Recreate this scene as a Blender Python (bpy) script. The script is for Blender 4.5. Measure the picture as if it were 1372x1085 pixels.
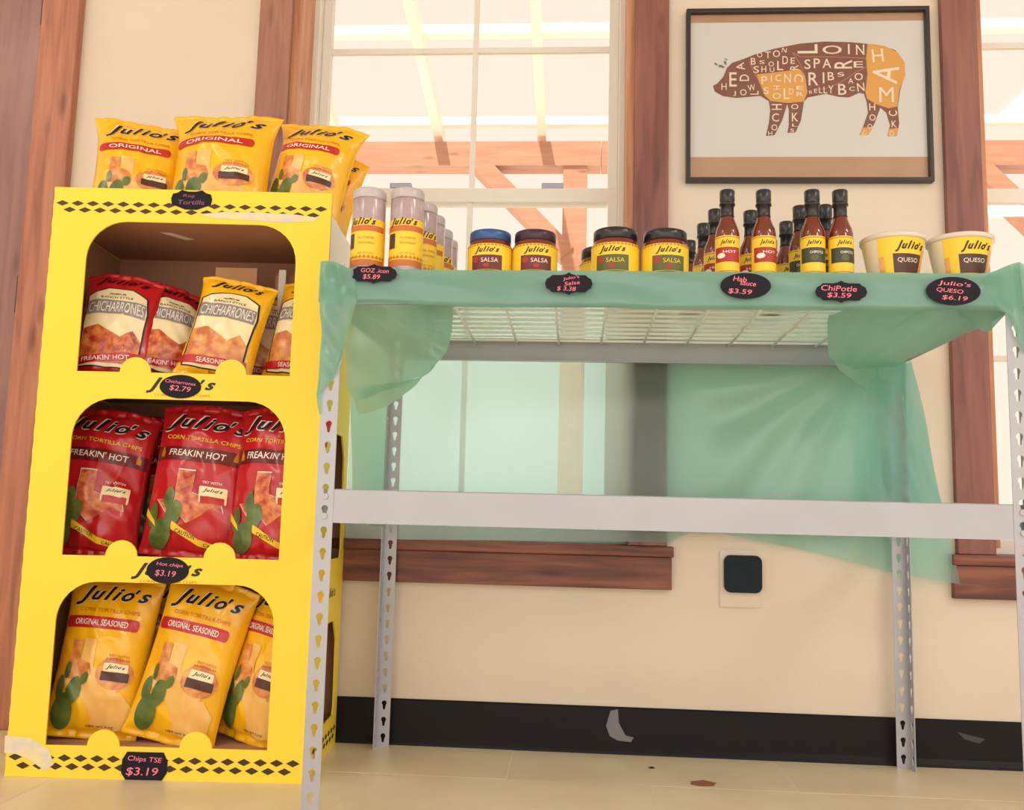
import bpy, bmesh, math, random
from mathutils import Vector, Matrix, noise
from mathutils.geometry import tessellate_polygon

# ------------------------------------------------------------------ camera, world, lights
SC = bpy.context.scene
COL = SC.collection
for o in list(bpy.data.objects): bpy.data.objects.remove(o)
PXW, PXH, FOC = 1372.0, 1085.0, 1249.5
CAM = Vector((0.4642, -1.6613, 0.5504)); YAW, PITCH, ROLL = -0.0687, 0.1203, 0.0248
_f = Vector((math.sin(YAW)*math.cos(PITCH), math.cos(YAW)*math.cos(PITCH), math.sin(PITCH)))
_r0 = Vector((math.cos(YAW), -math.sin(YAW), 0)); _u0 = _r0.cross(_f)
_r = math.cos(ROLL)*_r0 + math.sin(ROLL)*_u0
_u = -math.sin(ROLL)*_r0 + math.cos(ROLL)*_u0
cd = bpy.data.cameras.new('camera'); cam = bpy.data.objects.new('camera', cd); COL.objects.link(cam)
cam.matrix_world = Matrix(((_r.x, _u.x, -_f.x, CAM.x), (_r.y, _u.y, -_f.y, CAM.y), (_r.z, _u.z, -_f.z, CAM.z), (0, 0, 0, 1)))
cd.sensor_fit = 'HORIZONTAL'; cd.sensor_width = 36; cd.lens = FOC*36/PXW; cd.clip_start = 0.02
SC.camera = cam
def ray(u, v): return (u-PXW/2)/FOC*_r - (v-PXH/2)/FOC*_u + _f
def onY(u, v, Y): d = ray(u, v); return CAM + d*((Y-CAM.y)/d.y)

SC.view_settings.view_transform = 'Standard'; SC.view_settings.look = 'None'
SC.view_settings.gamma = 1.0; SC.view_settings.use_curve_mapping = False
SC.view_settings.exposure = 0.0

w = bpy.data.worlds.new('world'); SC.world = w; w.use_nodes = True
bg = w.node_tree.nodes['Background']
bg.inputs['Color'].default_value = (1.0, 0.865, 0.735, 1); bg.inputs['Strength'].default_value = 1.09

def sun(name, energy, elev, az, color, ang=1.0):
    l = bpy.data.lights.new(name, 'SUN'); l.energy = energy; l.color = color; l.angle = math.radians(ang)
    o = bpy.data.objects.new(name, l); COL.objects.link(o)
    d = Vector((math.sin(az)*math.cos(elev), math.cos(az)*math.cos(elev), math.sin(elev)))  # towards the sun
    o.rotation_euler = d.to_track_quat('Z', 'Y').to_euler(); o.location = d*8; return o
sun('sunlight', 7.5, math.radians(62), math.radians(200), (1.0, 0.95, 0.87))

# added fill light far behind the camera, brightens everything facing it
sl = bpy.data.lights.new('front_fill_light', 'AREA'); sl.shape = 'RECTANGLE'; sl.size = 6.4; sl.size_y = 2.4; sl.energy = 58; sl.color = (.94, .98, 1.0)
so = bpy.data.objects.new('front_fill_light', sl); COL.objects.link(so); so.location = (.5, -4.9, 1.35); so.rotation_euler = (math.radians(90), 0, 0)

# ------------------------------------------------------------------ helpers
R = math.radians
def lin(c): return c/12.92 if c <= .04045 else ((c+.055)/1.055)**2.4
def rgb(r, g, b): return (lin(r/255), lin(g/255), lin(b/255), 1)
MATS = {}
def mat(name, col, rough=.5, metal=0, spec=.5, coat=0, emit=None, estr=0, var=0, vscale=20, bump=0, bscale=60, col2=None):
    if name in MATS: return MATS[name]
    m = bpy.data.materials.new(name); m.use_nodes = True; nt = m.node_tree; b = nt.nodes['Principled BSDF']
    b.inputs['Base Color'].default_value = col; b.inputs['Roughness'].default_value = rough
    b.inputs['Metallic'].default_value = metal; b.inputs['Specular IOR Level'].default_value = spec
    b.inputs['Coat Weight'].default_value = coat; b.inputs['Coat Roughness'].default_value = .12
    if emit: b.inputs['Emission Color'].default_value = emit; b.inputs['Emission Strength'].default_value = estr
    if var or col2 or bump:
        tc = nt.nodes.new('ShaderNodeTexCoord'); nz = nt.nodes.new('ShaderNodeTexNoise')
        nz.inputs['Scale'].default_value = vscale; nz.inputs['Detail'].default_value = 5
        nt.links.new(tc.outputs['Object'], nz.inputs['Vector'])
        if var or col2:
            cr = nt.nodes.new('ShaderNodeValToRGB')
            c2 = col2 or tuple(max(0, c*(1-var)) for c in col[:3])+(1,)
            cr.color_ramp.elements[0].position = .35; cr.color_ramp.elements[0].color = c2
            cr.color_ramp.elements[1].position = .65; cr.color_ramp.elements[1].color = col
            nt.links.new(nz.outputs['Fac'], cr.inputs['Fac']); nt.links.new(cr.outputs['Color'], b.inputs['Base Color'])
        if bump:
            nb = nt.nodes.new('ShaderNodeTexNoise'); nb.inputs['Scale'].default_value = bscale; nb.inputs['Detail'].default_value = 4
            nt.links.new(tc.outputs['Object'], nb.inputs['Vector'])
            bp = nt.nodes.new('ShaderNodeBump'); bp.inputs['Strength'].default_value = bump; bp.inputs['Distance'].default_value = .01
            nt.links.new(nb.outputs['Fac'], bp.inputs['Height']); nt.links.new(bp.outputs['Normal'], b.inputs['Normal'])
    MATS[name] = m; return m
def wood(name, light, mid, dark, axis='Z', rough=.45, scale=1.0, coat=0):
    m = bpy.data.materials.new(name); m.use_nodes = True; nt = m.node_tree; b = nt.nodes['Principled BSDF']
    tc = nt.nodes.new('ShaderNodeTexCoord'); mp = nt.nodes.new('ShaderNodeMapping')
    s = {'X': (2, 26, 26), 'Y': (26, 2, 26), 'Z': (26, 26, 2)}[axis]; mp.inputs['Scale'].default_value = tuple(k*scale for k in s)
    n1 = nt.nodes.new('ShaderNodeTexNoise'); n1.inputs['Scale'].default_value = 1.6; n1.inputs['Detail'].default_value = 8; n1.inputs['Distortion'].default_value = .6
    cr = nt.nodes.new('ShaderNodeValToRGB'); e = cr.color_ramp.elements
    e[0].position = .3; e[0].color = dark; e[1].position = .72; e[1].color = light
    k = e.new(.5); k.color = mid
    nt.links.new(tc.outputs['Object'], mp.inputs['Vector']); nt.links.new(mp.outputs['Vector'], n1.inputs['Vector'])
    nt.links.new(n1.outputs['Fac'], cr.inputs['Fac'])
    # knots
    vo = nt.nodes.new('ShaderNodeTexVoronoi'); vo.inputs['Scale'].default_value = 1
    mp2 = nt.nodes.new('ShaderNodeMapping'); s2 = {'X': (4, 14, 14), 'Y': (14, 4, 14), 'Z': (14, 14, 4)}[axis]; mp2.inputs['Scale'].default_value = s2
    nt.links.new(tc.outputs['Object'], mp2.inputs['Vector']); nt.links.new(mp2.outputs['Vector'], vo.inputs['Vector'])
    k2 = nt.nodes.new('ShaderNodeValToRGB'); k2.color_ramp.elements[0].position = .05; k2.color_ramp.elements[0].color = (.45, .4, .4, 1)
    k2.color_ramp.elements[1].position = .2; k2.color_ramp.elements[1].color = (1, 1, 1, 1)
    nt.links.new(vo.outputs['Distance'], k2.inputs['Fac'])
    mx = nt.nodes.new('ShaderNodeMix'); mx.data_type = 'RGBA'; mx.blend_type = 'MULTIPLY'; mx.inputs[0].default_value = .8
    nt.links.new(cr.outputs['Color'], mx.inputs[6]); nt.links.new(k2.outputs['Color'], mx.inputs[7])
    nt.links.new(mx.outputs[2], b.inputs['Base Color'])
    b.inputs['Roughness'].default_value = rough; b.inputs['Coat Weight'].default_value = coat; b.inputs['Coat Roughness'].default_value = .25
    bp = nt.nodes.new('ShaderNodeBump'); bp.inputs['Strength'].default_value = .15; bp.inputs['Distance'].default_value = .004
    nt.links.new(n1.outputs['Fac'], bp.inputs['Height']); nt.links.new(bp.outputs['Normal'], b.inputs['Normal'])
    MATS[name] = m; return m

def setp(o, label=None, cat=None, group=None, kind=None):
    if label: o['label'] = label
    if cat: o['category'] = cat
    if group: o['group'] = group
    if kind: o['kind'] = kind
    return o
def empty(name, loc=(0, 0, 0), rot=(0, 0, 0), parent=None):
    o = bpy.data.objects.new(name, None); COL.objects.link(o); o.location = loc; o.rotation_euler = rot; o.empty_display_size = .05
    if parent: o.parent = parent
    return o
def link(name, me, m, parent=None, smooth=False):
    o = bpy.data.objects.new(name, me); COL.objects.link(o)
    if m is not None:
        me.materials.clear(); me.materials.append(m)
    if parent: o.parent = parent
    if smooth:
        for p in me.polygons: p.use_smooth = True
    return o
class MB:
    def __init__(s): s.v = []; s.f = []
    def add(s, vs, fs):
        n = len(s.v); s.v += [tuple(v) for v in vs]; s.f += [tuple(i+n for i in f) for f in fs]; return s
    def box(s, x0, x1, y0, y1, z0, z1):
        return s.add([(x0, y0, z0), (x1, y0, z0), (x1, y1, z0), (x0, y1, z0), (x0, y0, z1), (x1, y0, z1), (x1, y1, z1), (x0, y1, z1)],
            [(0, 3, 2, 1), (4, 5, 6, 7), (0, 1, 5, 4), (1, 2, 6, 5), (2, 3, 7, 6), (3, 0, 4, 7)])
    def bar(s, a, b, wd, ht, up=Vector((0, 0, 1))):
        a = Vector(a); b = Vector(b); d = (b-a).normalized(); sx = d.cross(up)
        if sx.length < 1e-4: sx = Vector((1, 0, 0))
        sx.normalize(); uu = sx.cross(d); vs = []
        for p in (a, b):
            for i, j in ((-1, -1), (1, -1), (1, 1), (-1, 1)): vs.append(p + sx*i*wd/2 + uu*j*ht/2)
        return s.add(vs, [(3, 2, 1, 0), (4, 5, 6, 7), (0, 1, 5, 4), (1, 2, 6, 5), (2, 3, 7, 6), (3, 0, 4, 7)])
    def tube(s, pts, r, n=8):
        pts = [Vector(p) for p in pts]; rings = []
        for i, p in enumerate(pts):
            d = (pts[min(i+1, len(pts)-1)]-pts[max(i-1, 0)]).normalized()
            a = d.orthogonal().normalized() if abs(d.z) > .9 else d.cross(Vector((0, 0, 1))).normalized(); b = d.cross(a)
            rings.append([p + (a*math.cos(2*math.pi*k/n)+b*math.sin(2*math.pi*k/n))*r for k in range(n)])
        vs = [v for r_ in rings for v in r_]; fs = []
        for i in range(len(pts)-1):
            for k in range(n): fs.append((i*n+k, i*n+(k+1) % n, (i+1)*n+(k+1) % n, (i+1)*n+k))
        fs.append(tuple(range(n))[::-1]); fs.append(tuple(range((len(pts)-1)*n, len(pts)*n)))
        return s.add(vs, fs)
    def lathe(s, prof, n=32, cap=True):
        vs = []; fs = []
        for r_, z in prof:
            for k in range(n): vs.append((r_*math.cos(2*math.pi*k/n), r_*math.sin(2*math.pi*k/n), z))
        for i in range(len(prof)-1):
            for k in range(n): fs.append((i*n+k, i*n+(k+1) % n, (i+1)*n+(k+1) % n, (i+1)*n+k))
        if cap: fs.append(tuple(range(n))[::-1]); fs.append(tuple(range((len(prof)-1)*n, len(prof)*n)))
        return s.add(vs, fs)
    def prism(s, loops, t, fn):
        """loops: outer then holes in 2D; fn(x,y,d) -> 3D, d in 0..t"""
        tri = tessellate_polygon([[Vector((x, y, 0)) for x, y in l] for l in loops])
        flat = [q for l in loops for q in l]; n = len(flat)
        vs = [fn(x, y, 0) for x, y in flat] + [fn(x, y, t) for x, y in flat]
        fs = [tuple(f) for f in tri] + [tuple(i+n for i in f[::-1]) for f in tri]
        o = 0
        for l in loops:
            m = len(l)
            for k in range(m): a = o+k; b = o+(k+1) % m; fs.append((a, b, b+n, a+n))
            o += m
        return s.add(vs, fs)
    def grid(s, rows):
        n = len(rows[0]); vs = [v for r_ in rows for v in r_]; fs = []
        for i in range(len(rows)-1):
            for j in range(n-1): fs.append((i*n+j, i*n+j+1, (i+1)*n+j+1, (i+1)*n+j))
        return s.add(vs, fs)
    def mesh(s, name):
        me = bpy.data.meshes.new(name); me.from_pydata(s.v, [], s.f); me.validate()
        bm = bmesh.new(); bm.from_mesh(me); bmesh.ops.recalc_face_normals(bm, faces=bm.faces); bm.to_mesh(me); bm.free(); return me
    def build(s, name, m, parent=None, smooth=False, bevel=0):
        o = link(name, s.mesh(name), m, parent, smooth)
        if bevel:
            b = o.modifiers.new('bevel', 'BEVEL'); b.width = bevel; b.segments = 2; b.limit_method = 'ANGLE'
        return o
def B(x0, x1, y0, y1, z0, z1): return MB().box(x0, x1, y0, y1, z0, z1)
def rrect(x0, x1, y0, y1, r, n=6, rt=None):
    rt = r if rt is None else rt; pts = []
    for cx, cy, rr, a0 in ((x1-r, y0+r, r, -90), (x1-rt, y1-rt, rt, 0), (x0+rt, y1-rt, rt, 90), (x0+r, y0+r, r, 180)):
        for k in range(n+1): a = R(a0+90*k/n); pts.append((cx+rr*math.cos(a), cy+rr*math.sin(a)))
    return pts
def ell(cx, cy, a, b, n=28, rot=0):
    c, s = math.cos(rot), math.sin(rot)
    return [(cx+a*math.cos(t)*c-b*math.sin(t)*s, cy+a*math.cos(t)*s+b*math.sin(t)*c) for t in (2*math.pi*k/n for k in range(n))]

# ---- flat lettering and shapes that can be wrapped on a surface
_TC = {}
def text2d(s, size=1.0, shear=0.0, bold=0.0, xs=1.0):
    key = (s, shear, bold)
    if key not in _TC:
        c = bpy.data.curves.new('t', 'FONT'); c.body = s; c.size = 1; c.shear = shear; c.offset = bold; c.resolution_u = 3
        c.align_x = 'CENTER'; c.align_y = 'CENTER'
        o = bpy.data.objects.new('t', c); COL.objects.link(o)
        me = bpy.data.meshes.new_from_object(o)
        vs = [(v.co.x, v.co.y) for v in me.vertices]; fs = [tuple(p.vertices) for p in me.polygons]
        xs_ = [v[0] for v in vs] or [0]; ys_ = [v[1] for v in vs] or [0]
        cx = (min(xs_)+max(xs_))/2; cy = (min(ys_)+max(ys_))/2
        vs = [(x-cx, y-cy) for x, y in vs]
        bpy.data.objects.remove(o); bpy.data.curves.remove(c); bpy.data.meshes.remove(me)
        _TC[key] = (vs, fs, max(xs_)-min(xs_), max(ys_)-min(ys_))
    vs, fs, W_, H_ = _TC[key]
    return vs, fs, W_, H_
_LG = {}
def logo2d(shear, bold):
    key = (shear, bold)
    if key not in _LG:
        V, F = [], []; x = 0
        for ch, gap, sc_, dy in (("J", 0, 1.12, -.02), ("u", -.10, 1, 0), ("l", -.02, 1.08, 0), ("i", -.02, 1, 0), ("o", -.03, 1, 0), ("'", .02, .85, .04), ("s", .015, 1.02, 0)):
            c = bpy.data.curves.new('t', 'FONT'); c.body = ch; c.size = sc_; c.shear = shear; c.offset = bold; c.resolution_u = 3
            o = bpy.data.objects.new('t', c); COL.objects.link(o); me = bpy.data.meshes.new_from_object(o)
            x0 = min(v.co.x for v in me.vertices); x1 = max(v.co.x for v in me.vertices)
            sh_ = shear*(.30 if ch not in 'l' else .55); x += gap
            n = len(V); V += [(v.co.x-x0+x, v.co.y+dy) for v in me.vertices]; F += [tuple(i+n for i in p.vertices) for p in me.polygons]
            x += (x1-x0)-sh_*(.55 if ch in "Jl'" else .42)
            x += .035
            bpy.data.objects.remove(o); bpy.data.curves.remove(c); bpy.data.meshes.remove(me)
        xs_ = [v[0] for v in V]; ys_ = [v[1] for v in V]; cx = (min(xs_)+max(xs_))/2; cy = (min(ys_)+max(ys_))/2
        _LG[key] = ([(a-cx, b-cy) for a, b in V], F, max(xs_)-min(xs_), max(ys_)-min(ys_))
    return _LG[key]
def fit_text(s, cx, cy, width=None, height=None, rot=0, shear=0, bold=0):
    vs, fs, W_, H_ = logo2d(max(shear, .35)+.1, bold+.016) if s == "Julio's" and shear > .2 else text2d(s, shear=shear, bold=bold)
    sx = width/W_ if width else None; sy = height/H_ if height else None
    if sx is None: sx = sy
    if sy is None: sy = sx
    c, sn = math.cos(rot), math.sin(rot)
    return [(cx+x*sx*c-y*sy*sn, cy+x*sx*sn+y*sy*c) for x, y in vs], fs
def poly2d(pts):
    tri = tessellate_polygon([[Vector((x, y, 0)) for x, y in pts]])
    return list(pts), [tuple(t) for t in tri]
def join2d(*ps):
    V, F = [], []
    for v, f in ps:
        n = len(V); V += v; F += [tuple(i+n for i in q) for q in f]
    return V, F
def printed(name, vf, m, parent, fn, cut=0):
    """place a flat print (vf in surface coordinates) on a surface fn(x,y)->3D"""
    vs, fs = vf
    bm = bmesh.new(); bv = [bm.verts.new((x, y, 0)) for x, y in vs]
    for f in fs:
        try: bm.faces.new([bv[i] for i in f])
        except ValueError: pass
    if cut:
        x0, x1 = min(v[0] for v in vs), max(v[0] for v in vs); y0, y1 = min(v[1] for v in vs), max(v[1] for v in vs)
        cx, cy = cut if isinstance(cut, tuple) else (cut, cut)
        if cx:
            k = math.floor(x0/cx)+1
            while k*cx < x1: bmesh.ops.bisect_plane(bm, geom=bm.verts[:]+bm.edges[:]+bm.faces[:], plane_co=(k*cx, 0, 0), plane_no=(1, 0, 0)); k += 1
        if cy:
            k = math.floor(y0/cy)+1
            while k*cy < y1: bmesh.ops.bisect_plane(bm, geom=bm.verts[:]+bm.edges[:]+bm.faces[:], plane_co=(0, k*cy, 0), plane_no=(0, 1, 0)); k += 1
    for v in bm.verts: v.co = fn(v.co.x, v.co.y)
    me = bpy.data.meshes.new(name); bm.to_mesh(me); bm.free()
    return link(name, me, m, parent, smooth=bool(cut))
def copy_tree(o, parent=None):
    c = o.copy(); COL.objects.link(c); c.parent = parent
    for ch in list(o.children): copy_tree(ch, c)
    return c

# ------------------------------------------------------------------ materials
M_wall = mat('wall_paint', rgb(228, 213, 196), .75, var=.05, vscale=3, bump=.04, bscale=160)
M_ceil = mat('ceiling_paint', rgb(206, 200, 190), .8)
M_tile = mat('floor_tile', rgb(232, 217, 188), .32, col2=rgb(222, 204, 174), vscale=5, bump=.03, bscale=40)
M_grout = mat('grout', rgb(240, 228, 204), .8)
M_base = mat('black_vinyl', rgb(18, 14, 18), .5, spec=.25, bump=.05, bscale=20)
W_cas = wood('casing_wood', rgb(176, 126, 106), rgb(156, 106, 90), rgb(128, 84, 72), 'Z')
W_casd = wood('casing_wood_dark', rgb(152, 98, 86), rgb(136, 84, 76), rgb(112, 66, 62), 'Z')
W_jamb = wood('jamb_wood', rgb(214, 158, 120), rgb(192, 132, 96), rgb(160, 104, 76), 'Z')
W_sill = wood('sill_wood', rgb(150, 92, 72), rgb(118, 66, 52), rgb(80, 42, 36), 'X')
W_door = wood('door_wood', rgb(158, 112, 102), rgb(148, 104, 96), rgb(134, 92, 86), 'Z', rough=.28, coat=.4)
W_dcas = wood('door_casing_wood', rgb(192, 130, 102), rgb(174, 112, 88), rgb(148, 92, 72), 'Z')
W_patio = wood('patio_timber', rgb(196, 140, 112), rgb(190, 130, 102), rgb(178, 118, 92), 'X')
M_raft = mat('pale_rafter', rgb(250, 246, 238), .7)
M_vinyl = mat('window_vinyl', rgb(232, 226, 218), .4)
M_lock = mat('sash_lock_metal', rgb(170, 172, 196), .35, .3)
M_steel = mat('grey_steel', rgb(182, 182, 190), .42, .25, var=.06, vscale=8)
M_wire = mat('white_wire', rgb(244, 246, 240), .4)
M_conc = mat('patio_concrete', rgb(240, 232, 216), .9, var=.1)
M_yel = mat('yellow_card', rgb(255, 222, 66), .5, spec=.4)
M_kraft = mat('brown_card', rgb(186, 138, 112), .85, var=.12, vscale=6)
M_kraftl = mat('tan_card', rgb(206, 158, 112), .8)
M_white = mat('white_paper', rgb(240, 234, 226), .7)
M_torn = mat('torn_paper', rgb(222, 214, 208), .9, col2=rgb(246, 226, 160), vscale=40)
M_blk = mat('black_ink', rgb(26, 20, 20), .4)
M_diam = mat('brown_ink', rgb(66, 44, 22), .5)
M_tag = mat('chalk_tag', rgb(32, 27, 38), .6, spec=.2)
M_pink = mat('pink_chalk', rgb(244, 130, 150), .7)
M_purp = mat('purple_chalk', rgb(150, 90, 130), .7)
M_bagY = mat('yellow_film', rgb(255, 186, 12), .27, coat=.35, col2=rgb(255, 198, 24), vscale=9)
M_bagR = mat('red_film', rgb(206, 32, 40), .25, coat=.35, col2=rgb(186, 22, 32), vscale=9)
M_bagO = mat('orange_film_back', rgb(240, 168, 20), .3, coat=.2)
M_silver = mat('silver_film', rgb(170, 160, 158), .3, .6)
M_inkred = mat('banner_red', rgb(196, 34, 30), .3, coat=.2)
M_inkmar = mat('maroon_band', rgb(112, 22, 30), .3, coat=.2)
M_inkw = mat('white_ink', rgb(246, 238, 228), .35)
M_inkor = mat('orange_ink', rgb(206, 126, 14), .35)
M_inky = mat('yellow_ink', rgb(248, 206, 50), .35)
M_cream = mat('cream_ink', rgb(250, 234, 186), .3, coat=.2)
M_greyi = mat('grey_ink', rgb(150, 140, 138), .35, coat=.2)
M_cact = mat('cactus_print', rgb(70, 98, 40), .3, coat=.3, col2=rgb(112, 130, 60), vscale=30)
M_chip = mat('chip_photo', rgb(244, 176, 96), .3, coat=.25, col2=rgb(206, 110, 56), vscale=45)
M_chipr = mat('hot_chip_photo', rgb(240, 150, 84), .3, coat=.25, col2=rgb(178, 48, 34), vscale=55)
M_pale = mat('pale_chip_print', rgb(252, 206, 120), .3, coat=.25, col2=rgb(246, 186, 96), vscale=22)
M_brown = mat('brown_label', rgb(84, 44, 32), .35)
M_glassd = mat('dark_sauce', rgb(112, 40, 24), .12, coat=.5, spec=.6)
M_glassr = mat('red_salsa', rgb(120, 44, 30), .15, coat=.5)
M_capk = mat('black_cap', rgb(30, 28, 32), .28, coat=.2)
M_capb = mat('blue_lid', rgb(58, 92, 150), .3, .3)
M_capd = mat('dark_lid', rgb(70, 48, 62), .3, .3)
M_lab = mat('yellow_label', rgb(252, 210, 52), .4)
M_labr = mat('red_label', rgb(178, 44, 36), .4)
M_labdr = mat('dark_red_label', rgb(112, 38, 34), .4)
M_labg = mat('olive_label', rgb(92, 96, 44), .4)
M_labg2 = mat('dark_olive_label', rgb(62, 66, 48), .4)
M_shk = mat('shaker_plastic', rgb(196, 176, 180), .18, coat=.5, col2=rgb(160, 136, 142), vscale=18)
M_spice = mat('spice_fill', rgb(206, 150, 92), .35, coat=.4)
M_tub = mat('tub_plastic', rgb(244, 226, 200), .35)
M_tubl = mat('tub_lid', rgb(226, 210, 200), .25, coat=.3)
M_frame = mat('black_frame', rgb(48, 38, 40), .35)
M_paper = mat('poster_paper', rgb(216, 214, 218), .35, coat=.3)
M_matt = mat('tan_mount', rgb(188, 142, 112), .5, coat=.3, var=.1, vscale=12)
M_pigb = mat('pig_brown', rgb(122, 58, 46), .5, coat=.2)
M_pigy = mat('pig_ochre', rgb(224, 160, 62), .5, coat=.2)
M_pigl = mat('pig_letter', rgb(240, 222, 208), .5)
M_pigline = mat('pig_line', rgb(188, 122, 110), .5)
M_outp = mat('outlet_plate', rgb(216, 200, 184), .25, coat=.4)
M_outd = mat('outlet_dark', rgb(10, 28, 34), .4, spec=.2)
M_smear = mat('grey_smear', rgb(120, 118, 122), .6)
M_rust = mat('rust_mark', rgb(150, 90, 66), .7)
M_leafp = mat('lamp_diffuser', rgb(255, 250, 240), .5, emit=(1, .93, .82, 1), estr=3.0)
M_lampf = mat('lamp_frame', rgb(235, 235, 230), .4)

def plastic(name, tr_fac=.42, tl_fac=.80, tlc=(.88, 1.0, 1.0, 1)):
    m = bpy.data.materials.new(name); m.use_nodes = True; nt = m.node_tree; nt.nodes.clear()
    N = nt.nodes.new; L = nt.links.new
    out = N('ShaderNodeOutputMaterial'); tr = N('ShaderNodeBsdfTransparent'); tr.inputs[0].default_value = (.48, .97, .95, 1)
    di = N('ShaderNodeBsdfDiffuse'); di.inputs[0].default_value = rgb(126, 172, 154)
    tl = N('ShaderNodeBsdfTranslucent'); tl.inputs[0].default_value = tlc
    gl = N('ShaderNodeBsdfGlossy'); gl.inputs['Roughness'].default_value = .22
    a = N('ShaderNodeMixShader'); a.inputs[0].default_value = tl_fac; L(di.outputs[0], a.inputs[1]); L(tl.outputs[0], a.inputs[2])
    b = N('ShaderNodeMixShader'); b.inputs[0].default_value = tr_fac; L(a.outputs[0], b.inputs[1]); L(tr.outputs[0], b.inputs[2])
    c = N('ShaderNodeMixShader'); c.inputs[0].default_value = .05; L(b.outputs[0], c.inputs[1]); L(gl.outputs[0], c.inputs[2])
    L(c.outputs[0], out.inputs[0]); return m
M_sheet = plastic('green_plastic_sheet')
M_sheet2 = plastic('gathered_green_sheet', .14, .55, (.74, 1.0, .88, 1))
def glass(name):
    m = bpy.data.materials.new(name); m.use_nodes = True; nt = m.node_tree; nt.nodes.clear()
    N = nt.nodes.new; L = nt.links.new
    out = N('ShaderNodeOutputMaterial'); tr = N('ShaderNodeBsdfTransparent'); tr.inputs[0].default_value = (.99, .99, .98, 1)
    gl = N('ShaderNodeBsdfGlossy'); gl.inputs['Roughness'].default_value = .02
    c = N('ShaderNodeMixShader'); c.inputs[0].default_value = .05; L(tr.outputs[0], c.inputs[1]); L(gl.outputs[0], c.inputs[2]); L(c.outputs[0], out.inputs[0]); return m
M_glass = glass('window_glass')

# ------------------------------------------------------------------ setting
YW = 0.66; YO = 0.85                      # inner and outer face of the window wall
OPEN = [(-0.309, 0.602), (1.463, 2.374)]; ZS, ZT = 0.487, 2.34
mb = MB()
xs = [-3.2, OPEN[0][0], OPEN[0][1], OPEN[1][0], OPEN[1][1], 4.2]
mb.prism([[(xs[0], 0), (xs[5], 0), (xs[5], 3.0), (xs[0], 3.0)]] + [[(a, ZS), (a, ZT), (b, ZT), (b, ZS)] for a, b in OPEN], YO-YW, lambda x, y, d: (x, YW+d, y))
setp(mb.build('wall_back', M_wall), kind='structure')
fl = setp(B(-3.2, 4.2, -5.0, YO, -.08, -.0009).build('floor', M_grout), kind='structure')
ts = 0.612; tme = B(.0012, ts-.0012, .0012, ts-.0012, -.006, 0).mesh('floor_tile')
tcut = B(.0012, ts-.0012, .0012, YW-.392, -.006, 0).mesh('floor_tile')
for j in range(-5, 1):
    for i in range(-6, 6):
        o = link('floor_tile', tcut if j == 0 else tme, M_tile, fl)
        o.location = (.636+i*ts-(0 if j % 2 else ts/2), .392+j*ts, .0003*((i*7+j*3) % 3-1))
setp(B(-3.2, 4.2, -5.0, YO, 3.0, 3.1).build('ceiling', M_ceil), kind='structure')
bb = MB(); prof = [(YW, 0), (YW-.016, 0), (YW-.015, .006), (YW-.008, .018), (YW-.007, .104), (YW-.004, .107), (YW, .107)]
for X0, X1 in ((-.893, 4.2),):
    bb.add([(X0, y, z) for y, z in prof]+[(X1, y, z) for y, z in prof], [tuple(range(7))[::-1], tuple(range(7, 14))]+[(i, (i+1) % 7, 7+(i+1) % 7, 7+i) for i in range(7)])
base = setp(bb.build('baseboard_back', M_base), kind='structure')
sp = lambda x, y: (x, YW-.0083, y)
def blob(pts): return poly2d(pts)
def wallpx(l): return [(onY(u, v, YW-.008).x, onY(u, v, YW-.008).z) for u, v in l]
printed('paint_smear', blob(wallpx([(818, 952), (828, 950), (829, 968), (838, 985), (849, 988), (845, 994), (828, 992), (817, 986), (812, 972)])), M_smear, base, sp)
printed('paint_smear', blob(wallpx([(1282, 980), (1296, 984), (1320, 990), (1312, 996), (1292, 990)])), mat('dull_smear', rgb(58, 62, 72), .5), base, sp)
fp = lambda x, y: (x, y, .0006)
def floorpx(l):
    r_ = []
    for u, v in l: d = ray(u, v); t = -CAM.z/d.z; q = CAM+d*t; r_.append((q.x, q.y))
    return r_
printed('rust_stain', blob(floorpx([(925, 1047), (942, 1045), (960, 1049), (956, 1053), (938, 1053), (926, 1051)])), M_rust, fl, fp)
printed('rust_stain', blob(floorpx([(868, 1028), (874, 1027), (878, 1029), (872, 1030)])), M_brown, fl, fp)

# door at far left in the same wall
tr = setp(B(-.998, -.893, YW-.03, YW, 0, 2.35).build('trim_1', W_dcas, bevel=.003), kind='structure')
d1 = setp(empty('door_1', (-1.9, YW, 0)), kind='structure')
B(0, .896, -.012, -.001, .01, 2.15).build('door_leaf', W_door, d1)
for z in (.3, 1.1, 1.9): MB().tube([(.899, -.016, z-.05), (.899, -.016, z+.05)], .006).build('hinge', M_capk, d1, True)
B(.79, .83, -.016, -.012, .95, 1.1).build('lock_plate', M_steel, d1)

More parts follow.
